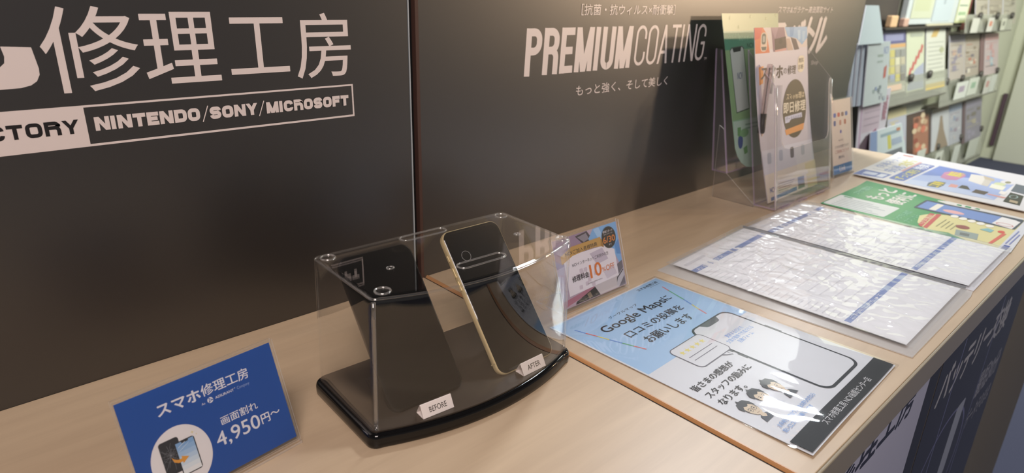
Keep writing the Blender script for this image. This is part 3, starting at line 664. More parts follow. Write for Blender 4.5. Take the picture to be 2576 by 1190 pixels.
# ================================================================== OPEN CLEAR FILE WITH TWO SLEEVED PAGES
cf = thing('clear_file', (.935, -.336, 0), 'open clear file with two white sleeved document pages and glittering film', 'file')
def bil(c):
    c = [Vector(x) for x in c]      # TL TR BR BL in xy
    return lambda s, t: (c[0]*(1-s)+c[1]*s)*(1-t)+(c[3]*(1-s)+c[2]*s)*t
def page(corn, z0, seed, other):
    B = bil(corn); n = 60; zz = lambda s, t: z0+.0025*noise.noise(Vector((s*3+seed, t*3, 0)))*math.sin(math.pi*s)*math.sin(math.pi*t)
    fn = lambda u, v, h: Vector((*B(u, v), zz(u, v)+h+.001))
    p = Print(fn, .00008, .04)
    nn = 12; vs = []; fs = []
    p.grid(.02, .012, .985, .985, 14, 14, pm('F0EFF2', .5))
    band = K('5674B8'); gl = K('D6D5DB')
    p.rect(.02, .105, .985, .133, band); p.rect(.05, .76, .985, .785, band)
    p.text('お客様控え', .06, .108, .4, .130, M_white); p.text('ご利用にあたって', .10, .764, .55, .782, M_white)
    p.line([(.22, .15), (.22, .74)], .004, gl)
    rr = random.Random(seed)
    for k in range(24):
        v = .16+k*.0245
        if v > .73: break
        p.rect(.05, v, .05+rr.uniform(.08, .15), v+.005, gl)
        if k % 2 == 0: p.rect(.27, v, .27+rr.uniform(.25, .6), v+.005, K('D8D7DE'))
    for k in range(0): p.rect(.06, .82+.025*k, .06+rr.uniform(.4, .8), .825+.025*k, K('C2C1CA'))
    p.rect(.06, .05, .30, .065, gl)
    pg = p.build('page', cf)
    # crumpled clear sleeve
    g = G(); N = 110; M2 = 150; vs = []; fs = []
    for j in range(M2+1):
        for i in range(N+1):
            s, t = i/N, j/M2; q = B(-.02+1.03*s, -.01+1.02*t); w0 = min(1, min(s, 1-s, t, 1-t)*12)
            a = Vector((q.x*34+seed*7, q.y*34, 0)); b = Vector((q.x*95, q.y*95+seed, 5))
            amp = .35+.65*min(1, max(0, noise.noise(Vector((q.x*9+seed, q.y*9, 2)))+.6))
            wv = noise.turbulence_vector(a, 2, False)
            z = z0+.0042+w0*(.0019*amp*noise.noise(a+wv*.8)+.0008*amp*noise.noise(b+wv)+.0006*math.exp(-((t-.95)/.03)**2)*noise.noise(Vector((q.x*160, 0, seed))))
            vs.append(Vector((q.x, q.y, z)))
    for j in range(M2):
        for i in range(N): k = j*(N+1)+i; fs.append((k, k+1, k+N+2, k+N+1))
    g.add(vs, fs, M_sleeve, True); g.build('sleeve', cf, 'clear crumpled film sleeve')
page([(.700, -.1905), (.929, -.1760), (.9385, -.4910), (.7085, -.4960)], .0035, 1, 0)
page([(.9385, -.1775), (1.150, -.1750), (1.1640, -.4930), (.9510, -.4950)], .0030, 2, 0)
def sheet(corn, z, t, mat, name, lab):
    g = G(); n = len(corn); vs = [Vector((*c, z)) for c in corn]+[Vector((*c, z-t)) for c in corn]
    g.add(vs, [list(range(n)), [n+i for i in range(n)][::-1]]+[(i, (i+1) % n, n+(i+1) % n, n+i) for i in range(n)], mat); return g.build(name, cf, lab)
sheet([(.677, -.1880), (.9350, -.1735), (.9445, -.4985), (.925, -.5010), (.6960, -.5035)], .0016, .0014, clear('frosted_cover', body=.72, bodycol=(.90, .89, .88), f0=.05, rough=.2), 'cover', 'frosted cover showing past the left page')
sheet([(.9390, -.1755), (1.153, -.1725), (1.1670, -.4950), (.9480, -.4985)], .0014, .0012, pm('D3D1D6', .4), 'cover', 'white cover under the right page')
g = G(); g.tube([Vector((.9335, -.1745, .0042)), Vector((.9385, -.30, .0042)), Vector((.9450, -.4900, .0042))], .0016, pm('6E757C', .4), 8); g.build('spine', cf, 'grey spine between the pages')

# ================================================================== PRINTED FLYERS LYING ON THE COUNTER
def flat_fn(z, bow):
    return lambda u, v, h: Vector((u*.001, -v*.001, z+h+bow(u, v)))
gb = lambda u, v: .0050*max(0, (u-1340)/70)**2*(.6+.4*math.sin((v-190)*.03)) + .0016*max(0, 1-(v-190)/40)*max(0, (u-1190)/220)
p = Print(flat_fn(.0015, gb), .00008, 14)
GC = [(1180, 195.3), (1405, 194), (1376, 472), (1371, 484), (1161, 496)]
gr = pm('3C9560', .22); p.slab(GC, .0004, gr); p.poly(GC, gr)
p.poly([(1164, 440), (1186, 404), (1176, 372), (1206, 352), (1250, 342), (1277, 352), (1300, 384), (1372, 470), (1371, 484), (1161, 496)], pm('E3D9A0', .25))
p.poly([(1379, 330), (1391, 350), (1377, 476), (1371, 482), (1363, 470), (1366, 360)], pm('E6E2DC', .25))
p.poly([(1159, 496), (1160, 478), (1371, 474), (1371, 485)], pm('DCDCE2', .25))
p.poly(rrect(1186, 197.5, 1268, 304, 4), pm('D9DBD8', .3))
for k in range(6): p.rect(1192+11*k, 210, 1196+11*k, 292-(k % 3)*14, K('A9B0AE'))
p.poly(rrect(1258, 206, 1264, 222, 2), gr); 
def ctext(body, u0, u1, v0, v1, mat, bold):   # characters read with their tops toward the wall end
    fn0 = p.fn; p.text(body, u0, v0, u1, v1, mat, bold)
wg = pm('E2DCD4', .35)
# the flyer's writing runs across it, read from the counter front
def vtext(body, u0, v0, u1, v1, mat, bold=.03):
    vs, fs = text_mesh(body, bold); xs = [a for a, b in vs]; ys = [b for a, b in vs]; x0, x1, y0, y1 = min(xs), max(xs), min(ys), max(ys)
    p.up(); p.g.add([p.fn(u0+(y-y0)/(y1-y0)*(u1-u0), v1-(x1-x)/(x1-x0)*(v1-v0) if False else v0+(x-x0)/(x1-x0)*(v1-v0), p.h) for x, y in vs], fs, mat)
p.text('もっと', 1290, 232, 1384, 262, wg, .06); p.text('便利に', 1288, 269, 1384, 299, wg, .06)
p.text('スマホで電気も', 1300, 206, 1372, 220, K('9CCFAE'), .02); p.text('いつでも確認', 1190, 316, 1262, 328, K('8CC49E'), .02); p.text('アプリなら', 1190, 334, 1250, 344, K('8CC49E'), .02)
p.poly(rrect(1293, 318, 1369, 474, 5), K('3A4048')); p.poly(rrect(1302, 322, 1360, 441, 2), K('7089BC')); p.poly([(1304, 439), (1360, 442), (1355, 471), (1294, 470)], K('E4DFDA'))
p.poly(rrect(1304, 340.5, 1357, 351.5, 3), K('E4DCCC')); p.poly(ell(1322, 376, 11, 17, 20), K('DFA9A4'))
p.poly([(1190.8, 357.5), (1279.5, 350), (1281.7, 357.5), (1181, 365.5)], K('C0524A')); p.poly([(1183, 367.3), (1284, 359.5), (1289, 366.4), (1182, 373.9)], K('C0524A'))
p.text('1か月無料', 1200, 352, 1270, 363, K('E8D8B0')); 
for k in range(4): p.rect(1206, 380+7*k, 1262-6*k, 382+7*k, K('9A9468'))
p.poly(ell(1238, 412, 12, 10, 20), K('8E4A3E')); p.poly([(1180, 415), (1215, 408), (1218, 440), (1183.5, 446)], K('8F9A92')); p.poly([(1188, 420), (1204, 417), (1206, 430), (1190, 433)], K('6A6E68'))
p.poly([(1248, 434), (1267, 442), (1262, 452), (1244, 451)], K('7FB0B0')); p.line(ell(1312, 456, 9, 12, 20), 1.4, K('C85A54'), True)
p.poly([(1179.6, 461.6), (1257, 465), (1255.7, 470.6), (1179.4, 466.5)], K('D0614E')); p.poly(ell(1262, 462, 8, 5, 16), K('D0503C'))
for k in range(5): p.poly(ell(1294-3*k, 385+14*k, 10, 6, 14), K('EAE4D4'))
p.poly(rrect(1166, 481, 1192, 489, 1, 1), K('3A4A92')); p.rect(1200, 480, 1290, 482, K('7A80B0')); p.rect(1200, 485, 1270, 487, K('7A80B0'))
o = p.build('flyer'); tag(o, 'green and yellow app flyer lying between the clear file and blue flyer', 'flyer', 'flyers lying on the counter')

fb = lambda u, v: .0028*max(0, (u-1680)/70)+.0016*(.5+.5*math.sin(v*.02))*max(0, (u-1440)/310)
p = Print(flat_fn(.0045, fb), .00008, 25)
p.slab([(1447, 149), (1751, 141), (1728, 440), (1427, 462)], .0014, pm('DAD6D6', .4))
p.poly([(1447, 149), (1751, 141), (1728, 440), (1427, 462)], pm('DFDBDA', .35))
bB = K('4860AE', .3)
p.poly([(1448, 150), (1509, 149.6), (1509, 208), (1460, 207)], bB); p.poly(rrect(1470, 160, 1496, 186, 6), K('C9CFE4', .3)); p.rect(1466, 190, 1500, 203, K('D9DCE8', .3))
for k in range(4): p.rect(1530+24*k, 160, 1534+24*k, 200-6*k, K('A6A8B4', .3))
p.text('快適ネット', 1560, 152, 1700, 172, K('8A94C4', .3), .03); p.text('つながる', 1614, 178, 1690, 206, K('CFC45E', .3), .06); p.text('安心光', 1534, 180, 1606, 206, K('7484C0', .3), .05)
p.rect(1722, 160, 1732, 182, K('C8706C', .3)); p.poly(rrect(1560, 208, 1690, 214, 2), K('D09A9A', .3))
p.poly(rrect(1468, 214, 1682, 244, 8), bB); p.text('ずっと割引', 1480, 219, 1600, 239, K('D2C75A', .3), .05); p.text('特典', 1612, 216, 1674, 240, K('E4E2E2', .3), .05)
p.poly([(1455, 248), (1688, 250), (1676, 330), (1652, 404), (1462, 406)], K('A8B6DC', .3)); p.poly([(1560, 250), (1688, 250), (1676, 330), (1640, 360), (1600, 300)], K('6C82C4', .3)); p.poly([(1455, 248), (1500, 249), (1520, 320), (1470, 406), (1462, 406)], K('BFC9E2', .3))
p.poly([(1560+0, 300), (1572, 284), (1600, 280), (1630, 276), (1656, 284), (1654, 306), (1630, 318), (1598, 316), (1572, 314)], K('C27FA6', .3)); p.text('無料', 1606, 284, 1652, 312, K('D8CC50', .3), .06)
p.poly([(1468, 288), (1500, 282), (1530, 288), (1532, 306), (1500, 310), (1472, 308)], K('4E5A74', .3)); p.text('工事費', 1474, 287, 1526, 307, K('DCC64A', .3), .06)
p.poly([(1588, 332), (1660, 320), (1664, 342), (1632, 352), (1570, 360)], K('E4DCD2', .3)); p.poly([(1632, 352), (1664, 342), (1650, 366), (1626, 370)], K('C6B69E', .3)); p.poly([(1570, 360), (1632, 352), (1626, 366), (1566, 372)], K('CFC6BA', .3))
p.poly([(1506, 334), (1537, 334), (1536, 344), (1507, 356)], K('4E4844', .3)); p.poly([(1490, 362), (1522, 362), (1520, 385), (1489, 384)], K('5A4C46', .3))
p.poly([(1500, 318), (1530, 316), (1528, 330), (1502, 332)], K('DD9E96', .3)); p.poly([(1498, 388), (1506, 386), (1504, 418), (1492, 416)], K('DD9E96', .3))
p.poly(ell(1640, 392, 20, 13, 20), K('E2DCDC', .3)); p.poly(ell(1610, 384, 16, 10, 20), K('D2D6A8', .3)); p.poly(ell(1640, 392, 12, 5, 16), K('8E8A6A', .3)); p.poly([(1560, 376), (1600, 372), (1596, 398), (1556, 400)], K('EAE6D2', .3))
p.poly([(1466, 420), (1554, 414), (1545, 438), (1459, 448)], K('2E2F2A', .3)); p.line(ell(1520, 426, 14, 6, 18), 2, K('9CB0AC', .3), True); p.poly([(1474, 428), (1492, 426), (1488, 440), (1470, 442)], K('B8A486', .3)); p.poly([(1566, 412), (1640, 406), (1632, 440), (1558, 446)], K('5C6470', .3)); p.poly([(1524, 400), (1552, 398), (1548, 410), (1520, 411)], K('EDE5DC', .3))
o = p.build('flyer'); tag(o, 'blue and white internet flyer lying at the far right counter end', 'flyer', 'flyers lying on the counter')

# ================================================================== BROCHURE HOLDER
X0, X1 = 1.060, 1.287
M_hcorner = clear('holder_corner', f0=.16, rough=.12, body=.12, bodycol=(.9, .88, .85))
bh = thing('brochure_holder', (1.17, -.09, 0), 'clear two tier acrylic brochure holder with violet edges near the panel', 'brochure holder')
def plate(name, pts, th, edge=M_acr_edge, lab=None, mat=M_acr_hold):
    """pts: planar loop of 3D points; extruded along its normal"""
    P = [Vector(q) for q in pts]; n = (P[1]-P[0]).cross(P[2]-P[1]).normalized()*th
    g = G(); k = len(P); vs = P+[q+n for q in P]; tri = tessellate_polygon([P])
    g.add(vs, [t for t in tri]+[tuple(k+i for i in t[::-1]) for t in tri], mat); g.add(vs, [(i, (i+1) % k, k+(i+1) % k, k+i) for i in range(k)], edge)
    return g.build(name, bh, lab)
sx = lambda x, yz: [(x, y, z) for y, z in yz]
for x in (X0, X1-.002):
    plate('side_pocket', sx(x, [(-.126, .004), (-.1660, .004), (-.1285, .2180), (-.0700, .2720)]), .002, M_acr_purple if x == X0 else M_acr_edge)
    plate('side_pocket', sx(x, [(-.0633, .0500), (-.0188, .2685), (-.0080, .2700), (-.0330, .0500)]), .002, M_acr_purple if x == X0 else M_acr_edge)
    plate('side_leg', sx(x, [(-.0410, .0), (-.126, .0), (-.126, .0040), (-.0633, .0500), (-.0460, .1300), (-.0360, .1360)]), .002, M_acr_edge)
plate('back_pane', [(X0, -.0335, .05), (X1, -.0335, .05), (X1, -.0080, .2700), (X0, -.0080, .2700)], .002, M_acr_purple)
plate('rear_pocket_pane', [(X0, -.0633, .05), (X1, -.0633, .05), (X1, -.0190, .2685), (X0, -.0190, .2685)], .002, M_acr_purple)
plate('rear_pocket_floor', [(X0, -.0633, .05), (X1, -.0633, .05), (X1, -.0330, .05), (X0, -.0330, .05)], .002, M_acr_purple)
plate('middle_pane', [(X0, -.126, .004), (X1, -.126, .004), (X1, -.0700, .2720), (X0, -.0700, .2720)], .002, M_acr_purple)
plate('front_pocket_floor', [(X0, -.1655, .004), (X1, -.1655, .004), (X1, -.126, .004), (X0, -.126, .004)], .002, M_acr_purple)
fz = lambda z: -.1660+.0375*(z-.004)/.214
cut = [(X0, .004), (X1, .004), (X1, .2080), (X1-.004, .2170), (X1-.008, .2170), (X1-.012, .208), (X1-.012, .118), (X1-.016, .109), (X1-.024, .105), (X0+.050, .105), (X0+.034, .108), (X0+.026, .116), (X0+.022, .124), (X0+.022, .2170), (X0, .2180)]
plate('front_pane', [(x, fz(z), z) for x, z in cut], .002, M_acr_edge, 'front pane with wide cut-out')
for x in (X0+.002, X1-.002):
    g = G(); g.tube([(x, fz(z)-.0005, z) for z in (.005, .06, .11, .16, .214)], .0026, M_hcorner, 10); g.build('front_corner', bh, 'shiny rounded front corner')
# feet tabs
for x in (X0+.03, X0+.10, X1-.05):
    g = G(); g.box(x, x+.03, -.166, -.160, 0, .004, M_acr_purple); g.build('foot_tab', bh)

# green flyer in the rear pocket
up2 = Vector((0, .05, .285)).normalized(); fng = frame3((1.040, -.0305, .331), (1, 0, 0), -up2)
p = Print(fng, .0002)
arcp = [(-15+62-62*math.cos(a), 230+58*math.sin(a)) for a in [i*math.pi/16 for i in range(9)]]
pol = [(-15.8, .4)]+arcp+[(188, 288), (188, .7)]
pol = [(-15.8, .4), (188, .7), (188, 288)]+arcp[::-1]
pol = [(max(u, 22 if v > 62 else -99), v) for u, v in pol]
pol = [(-15.8, .4), (188, .7), (190, 288), (82, 288), (62, 282), (44, 271), (32, 257), (24, 240), (20.8, 220), (6, 110), (-6, 62)]
pol = [(-15.8, .4), (188, .7), (190, 288), (84, 288), (62, 281), (42, 268), (27, 250), (21.5, 228), (20.6, 200), (20.6, 62), (-10, 61)]
pol = [(-15.8, .4), (188, .7), (192, 262), (186, 276), (176, 280), (84, 280), (62, 276), (44, 266), (31, 252), (23, 236), (20.8, 220)]
p.slab(pol, .0006, pm('A9CBB4', .4)); p.poly(pol, pm('8FB79C', .35))
p.poly([(-15.8, .4), (188, .7), (188.8, 30), (-11, 30)], pm('7D9C74', .35)); p.poly([(-11, 30), (188.8, 30), (189.4, 62), (-6.6, 62)], pm('569078', .35)); p.poly([(-6.6, 62), (189.4, 62), (190, 186), (15, 186)], pm('86A87E', .35))
gt = K('8FC0A8'); p.text('スマホも', 4, 34, 44, 41, gt, .01); p.text('安心サポート', 40, 39, 92, 47, gt, .01); p.text('NCV', 69, 52, 94, 60, K('2F4C40'), .02)
p.poly([(8.6, 63), (14, 58), (52, 56), (58, 60), (76, 170), (29.5, 174)], K('4C5A52')); p.poly([(10.5, 64), (15, 60), (51, 58), (56, 62), (74, 168), (31, 172)], K('B9C2C0')); p.poly([(18, 59.5), (48, 57.5), (46, 65), (22, 66.5)], K('2A302E'))
p.text('NCV', 34, 102, 52, 114, K('5A6884'), .02)
p.poly([(18, 188), (191, 190), (192, 262), (176, 280), (84, 280), (62, 276), (44, 266), (31, 252), (23, 236)], K('AFC8BC')); p.poly(ell(42, 226, 9, 14, 20), K('4E5E8E')); p.poly([(32, 200), (44, 200), (44, 214), (38, 218), (32, 214)], K('6C9A68')); p.poly(ell(56, 212, 16, 8, 16), K('7EA87E')); p.poly([(52, 240), (66, 236), (68, 250), (56, 252)], K('6C9A68')); p.rect(60, 196, 150, 199, K('86A494')); p.rect(60, 203, 130, 206, K('86A494'))
for cx, cy in ((10, 8), (82, 6), (140, 10), (178, 4), (40, 24)): p.poly([(cx, cy-4), (cx+1, cy-1), (cx+4, cy), (cx+1, cy+1), (cx, cy+4), (cx-1, cy+1), (cx-4, cy), (cx-1, cy-1)], K('D4DDB4'))
o = p.build('brochure'); tag(o, 'green flyer standing in the rear pocket of the clear holder', 'brochure', 'brochures in the clear holder')

# white flyer in the front pocket
up1 = Vector((0, .055, .292)).normalized(); o0 = Vector((1.05, -.14, .012))+up1*.297; fw0 = frame3(o0, (1, -.03, 0), -up1)
def fnw(u, v, h): return fw0(u, min(v, 302), h)+Vector((0, .006*math.sin(math.pi*max(0, min(1, v/300)))-.002, 0))
p = Print(fnw, .0002, 25)
q4 = [(-9.8, -6.0), (175.9, -5.7), (219.5, 297.3), (26, 301)]
L2 = lambda s, t: tuple((q4[0][i]*(1-s)+q4[1][i]*s)*(1-t)+(q4[3][i]*(1-s)+q4[2][i]*s)*t for i in (0, 1))
p.slab(q4, .001, pm('DCD6DA', .45)); p.poly(q4, pm('C6C3D0', .4))
p.poly([(-9.8, -6), (175.9, -5.7), (182, 35.8), (-4, 37)], K('D9CFCB')); p.poly([(-9.8, -6), (18, -6), (32, 6), (44, 36.6), (-4, 37)], K('D8774A')); p.poly([(-9.8, -6), (16, -6), (8, 12), (-8, 14)], K('D2594A')); p.poly(rrect(12, 2, 34, 34, 8), K('E0C9B4')); p.poly(rrect(15, 4, 29, 22, 5), K('5C665E')); p.poly(rrect(18, 8, 26, 18, 1, 1), K('A8AEA6')); p.poly([(14, 26), (32, 26), (30, 32), (18, 32)], K('55605A'))
p.poly([(44.6, -5.8), (91, -5.8), (104, 34.6), (56, 35.8)], K('86687A')); p.poly([(58, 14), (98, 10), (103, 32), (62, 34)], K('3C3232')); p.poly([(44.6, -5.8), (70, -5.8), (60, 14)], K('A08494')); p.poly(ell(80, 18, 6, 5, 12), K('20201F')); p.poly([(62, 33), (102, 30), (103, 34.5), (62, 36)], K('D09A92'))
p.poly([(92.8, -5.8), (175.9, -5.7), (178.6, 14), (160, 26), (136, 14), (116, 12), (104, 10)], K('8DB8DE')); p.poly([(110, -5.8), (128, -5.8), (124, 10), (114, 11)], K('6FA0CE')); p.poly([(140, 0), (150, 0), (152, 16), (144, 18)], K('B4D4EC')); p.poly([(158, 2), (170, 2), (168, 20), (160, 20)], K('A9CCE8')); p.poly([(116, 12), (136, 16), (150, 34), (132, 35)], K('4E464C')); p.poly([(98, 14), (112, 14), (128, 35), (106, 35)], K('C4AEA0'))
p.rect(12, 60, 28, 92, K('E8A04C')) if False else p.poly([(8, 60), (24, 58.6), (24, 88), (12, 91)], K('E39A44'))
p.text('スマホ', 17, 60.6, 92, 82, K('38322E'), .085); p.text('の', 95, 66, 107, 76, K('4A443E'), .01); p.text('修理', 110, 62, 141, 78, K('4A443E'), .03)
p.poly(rrect(147, 46, 172, 76, 9), K('E6DCC4')); p.text('無料', 150, 50, 169, 59, K('5A5044'), .03); p.text('診断', 150, 62, 169, 71, K('5A5044'), .03)
p.poly(ell(139, 142, 45, 54, 48), K('4C4836')); cr = K('DCCBA8'); p.text('スマホ修理は', 108, 112, 176, 124, cr, .02); p.text('即日修理', 97, 128, 181, 148, K('E4DCC8'), .04); p.poly([(102, 154), (167, 151), (168, 163), (103, 166)], K('C8CCE0')); p.text('データそのまま', 106, 154.5, 164, 162, K('55608A'), .01); p.poly([(101, 178), (176, 172), (172, 184), (106, 188)], K('DC9A58'))
p.poly([(16, 206), (205.5, 206), (211.5, 246), (21, 250)], K('D0D2E0')); p.poly([(21, 250), (211.8, 246), (219.5, 297.3), (26, 301)], K('E2DACE')); p.poly([(172, 250), (214, 248), (219.5, 297.3), (180, 298)], K('DDD2A4'))
for u, c in ((34, '7A8AB4'), (76, '7E9CA8'), (118, '3C3C44'), (160, '8AA0A4')): p.poly(rrect(u, 212, u+14, 232, 4, 3), K(c if u == 118 else 'A9B2C4'))
p.rect(140.9, 271.6, 166.2, 294, K('7888A8')); p.rect(140.9, 286, 167, 294, K('6A7468')); p.poly([(37.7, 292.5), (135.3, 288), (135.3, 295), (37.7, 299)], K('4F72A8')); p.text('NCV', 36, 275, 55, 284, K('4A62A0'), .04)
for k in range(5): p.rect(66, 272+4*k, 128-6*k, 273.6+4*k, K('A49C98'))
o = p.build('brochure'); tag(o, 'white repair leaflet with black oval standing in the front pocket of the holder', 'brochure', 'brochures in the clear holder')
# clear ballpoint pen standing in the front pocket
pen = thing('ballpoint_pen', (1.070, -.112, .117), 'clear ballpoint pen with black grip hanging at the holder front pocket', 'pen')
a, b = Vector((1.0700, -.1120, .1300)), Vector((1.0730, -.1075, .2510)); D = (b-a).normalized(); L_ = (b-a).length
g = G(); g.tube([a+D*L_*.24, a+D*L_*.98, b], [.0052, .0052, .0044], clear('pen_barrel', tint=(.93, .86, .86), body=.3, bodycol=(.8, .7, .68), f0=.1), 12); barrel = g.build('barrel', pen, 'clear barrel')
g = G(); g.tube([a+D*L_*.02, a+D*L_*.04, a+D*L_*.30], [.0056, .0064, .0060], pm('17130F', .5), 12); g.build('grip', pen, 'black grip')
g = G(); g.tube([a-D*.013, a+D*L_*.02], [.0012, .0050], pm('B9A596', .3), 10); g.build('tip', pen)
g = G(); g.tube([a+D*L_*.1, a+D*L_*.95], .0012, pm('1C1A22', .3), 8); g.build('refill', pen)
g = G(); g.tube([b-D*.002+Vector((.004, -.004, 0)), b-D*.03+Vector((.0075, -.0055, 0)), b-D*.05+Vector((.0055, -.0055, 0))], .0020, pm('DDD8D0', .12, .8), 8); g.build('clip', barrel, 'shiny clip')

# ================================================================== PAMPHLET RACKS AT THE BACK
YW = .70
def sx_(x): return x
def block_cover(p, w_, h_, seed, pal):
    rr = random.Random(seed)
    p.rect(0, 0, w_, h_, K(pal[0])); p.rect(0, 0, w_, h_*.16, K(pal[1]))
    for k in range(10):
        u = rr.uniform(.04, .7)*w_; v = rr.uniform(.18, .86)*h_; p.rect(u, v, u+rr.uniform(.12, .28)*w_, v+rr.uniform(.05, .13)*h_, K(rr.choice(pal[1:])))
    for k in range(5): p.rect(.08*w_, h_*(.22+.14*k), w_*rr.uniform(.4, .9), h_*(.235+.14*k), K(rr.choice(pal[1:])))
def booklet(quad, y, label, pal, seed, draw=None, group='pamphlets in the wall racks', t=.006, name='pamphlet'):
    """quad: x0, x1, ztop, zbottom; top at plane y, facing -y and leaning back"""
    x0, x1, z1, z0 = quad
    fn = lambda u, v, h: Vector((x0+u*.001, y-h-.21*(v*.001), z1-v*.001))
    p = Print(fn, .0008); w_, h_ = (x1-x0)*1000, (z1-z0)*1000
    p.slab([(0, 0), (w_, 0), (w_, h_), (0, h_)], t, M_white)
    (draw or (lambda q, a, b: block_cover(q, a, b, seed, pal)))(p, w_, h_)
    o = p.build(name); tag(o, label, 'pamphlet', group); return o
def title(txt, c, u0, v0, u1, v1, base):
    def f(p, w_, h_):
        base(p, w_, h_); p.text(txt, u0*w_, v0*h_, u1*w_, v1*h_, K(c), .03)
    return f
yr = .694
def d_m1(p, w_, h_):
    p.rect(0, 0, w_, h_, K('A7A596')); p.rect(0, 0, w_, h_*.24, K('5A587E')); p.rect(w_*.1, h_*.1, w_*.9, h_*.2, K('8A8AA8')); p.rect(0, h_*.245, w_, h_*.30, K('C49A68'))
    rr = random.Random(5)
    for i in range(4):
        for j in range(4): p.rect(w_*(.05+.235*i), h_*(.33+.125*j), w_*(.26+.235*i), h_*(.44+.125*j), K(rr.choice(('8A8A84', 'B0A890', '7C7870', 'C4BFA4', '9096A8', 'B8AE6C'))))
    p.rect(w_*.03, h_*.86, w_*.8, h_*.95, K('C9AE98'))
def d_m2(p, w_, h_):
    p.rect(0, 0, w_, h_, K('BFC2A8')); p.poly([(w_*.05, h_*.9), (w_*.5, h_*.65), (w_*.98, h_*.55), (w_*.98, h_*.98), (w_*.05, h_*.98)], K('9CA0B0'))
    for k in range(5): p.poly([(w_*(.1+.16*k), h_*(.72-.09*k)), (w_*(.2+.16*k), h_*(.60-.09*k)), (w_*(.3+.16*k), h_*(.64-.09*k)), (w_*(.2+.16*k), h_*(.76-.09*k))], K('B4605A'))
    p.rect(w_*.2, h_*.06, w_*.9, h_*.12, K('A2A696'))
def d_m3(p, w_, h_):
    p.rect(0, 0, w_, h_, K('C6C6B8')); p.poly([(w_*.4, 0), (w_*.7, 0), (w_*.52, h_*.14), (w_*.22, h_*.14)], K('BFA468')); p.rect(0, h_*.9, w_, h_, K('C9B26C'))
    for k in range(7): p.rect(w_*.1, h_*(.22+.07*k), w_*(.9-.05*(k % 3)), h_*(.235+.07*k), K('A6A89C'))
    p.poly(ell(w_*.8, h_*.36, w_*.12, h_*.05, 16), K('A8AA8A')); p.rect(w_*.1, h_*.74, w_*.9, h_*.76, K('9A9A90'))
booklet((3.916, 4.263, .222, -.13), yr, 'event magazine with violet header at left of the first rack', (), 1, d_m1)
booklet((4.288, 4.600, .208, -.14), yr, 'pale flyer with slanting red words in the first rack', (), 2, d_m2)
booklet((4.635, 5.014, .206, -.155), yr, 'white tall pamphlet with yellow foot stripe in the first rack', (), 3, d_m3)
booklet((4.28, 4.60, -.255, -.58), yr, 'grey blue pamphlet with yellow header below the first rack', ('A9AAB4', 'BBB08A', '9C9CAC', 'C08C94'), 4)
def d_low1(p, w_, h_):
    p.rect(0, 0, w_, h_, K('4C3A34')); rr = random.Random(9)
    p.rect(w_*.3, h_*.1, w_*.9, h_*.98, K('9A6A54'))
    for k in range(16): u = rr.uniform(.3, .8); v = rr.uniform(.1, .85); p.poly(ell(u*w_, v*h_, w_*.09, h_*.06, 10), K(rr.choice(('C0705A', 'B89A7C', '8A4A3C', 'C8B494', '6A4436'))))
booklet((4.625, 5.130, -.318, -.62), yr, 'dark red food magazine in the lower row of racks', (), 5, d_low1)
def d_low2(p, w_, h_):
    p.rect(0, 0, w_, h_, K('B9BABC')); p.rect(0, 0, w_, h_*.09, K('8A7C6C')); p.poly([(w_*.15, h_), (w_*.4, h_*.5), (w_*.48, h_*.2), (w_*.6, h_*.2), (w_*.7, h_*.55), (w_*.98, h_)], K('8E7E6C'))
booklet((5.170, 5.545, -.338, -.62), yr, 'pale pamphlet with a tall brown figure shape in the lower row', (), 6, d_low2)
booklet((5.560, 5.880, -.345, -.63), yr, 'blue grey photo pamphlet beside the brown strip in the lower row', ('A9AAB0', '8E98AC', 'B4B0B0', '9A8C98', 'C0BFC0'), 7)
booklet((5.984, 6.432, -.350, -.66), yr, 'mauve and beige pamphlet at the right end of the lower row', ('8E8A94', '9A94A4', 'AFA692', '7C766C'), 8)
booklet((5.145, 5.488, .157, -.13), yr, 'grid of small photos pamphlet at left of the second rack', ('AEA49A', '8C8490', '9A8C78', 'B69A86', '84808C'), 9)
booklet((5.503, 5.861, .150, -.13), yr, 'brown and red striped pamphlet in the middle of the second rack', ('A89C8E', '8C7E6C', 'C8C0B0', 'B0705C', '6E6870'), 10)
booklet((6.018, 6.414, .148, -.15), yr, 'pink and pale blue pamphlet at the right of the second rack', ('C0AFAE', 'C69A98', '9CB4C0', '6A605C', 'BFC4C4'), 11)
booklet((5.46, 5.76, .48, .22), yr, 'beige pamphlet left in the top row of the second rack', ('B0A898', '9A9080', 'C4BCA8', '8C8478'), 12)
booklet((5.79, 6.16, .48, .22), yr, 'grey brown pamphlet middle in the top row of the second rack', ('A89E8E', '8E8474', 'B8B09C', '9A9484'), 13)
booklet((6.19, 6.58, .48, .22), yr, 'pale pamphlet right in the top row of the second rack', ('B4AE9E', 'A09886', 'BEB8A6', '8A8478'), 14)
g = G(); g.box(5.33, 5.45, .690, .697, .185, .48, pm('7E4440', .6)); o = g.build('wall_strip', bevel=.002); tag(o, 'dark red strip on the cream wall left of the top row', 'strip')
g = G(); g.box(5.885, 5.995, .690, .697, -.15, .150, pm('7E6462', .6), T=lambda v: Vector((v.x, v.y-.21*(.150-v.z), v.z))); o = g.build('wall_strip', bevel=.002); tag(o, 'dull maroon strip between pamphlets of the second rack', 'strip')
g = G(); g.box(5.895, 5.965, .690, .697, -.66, -.345, pm('6A5A5C', .6), T=lambda v: Vector((v.x, v.y-.21*(-.345-v.z), v.z))); o = g.build('wall_strip', bevel=.002); tag(o, 'dark plum strip between pamphlets of the lower row', 'strip')
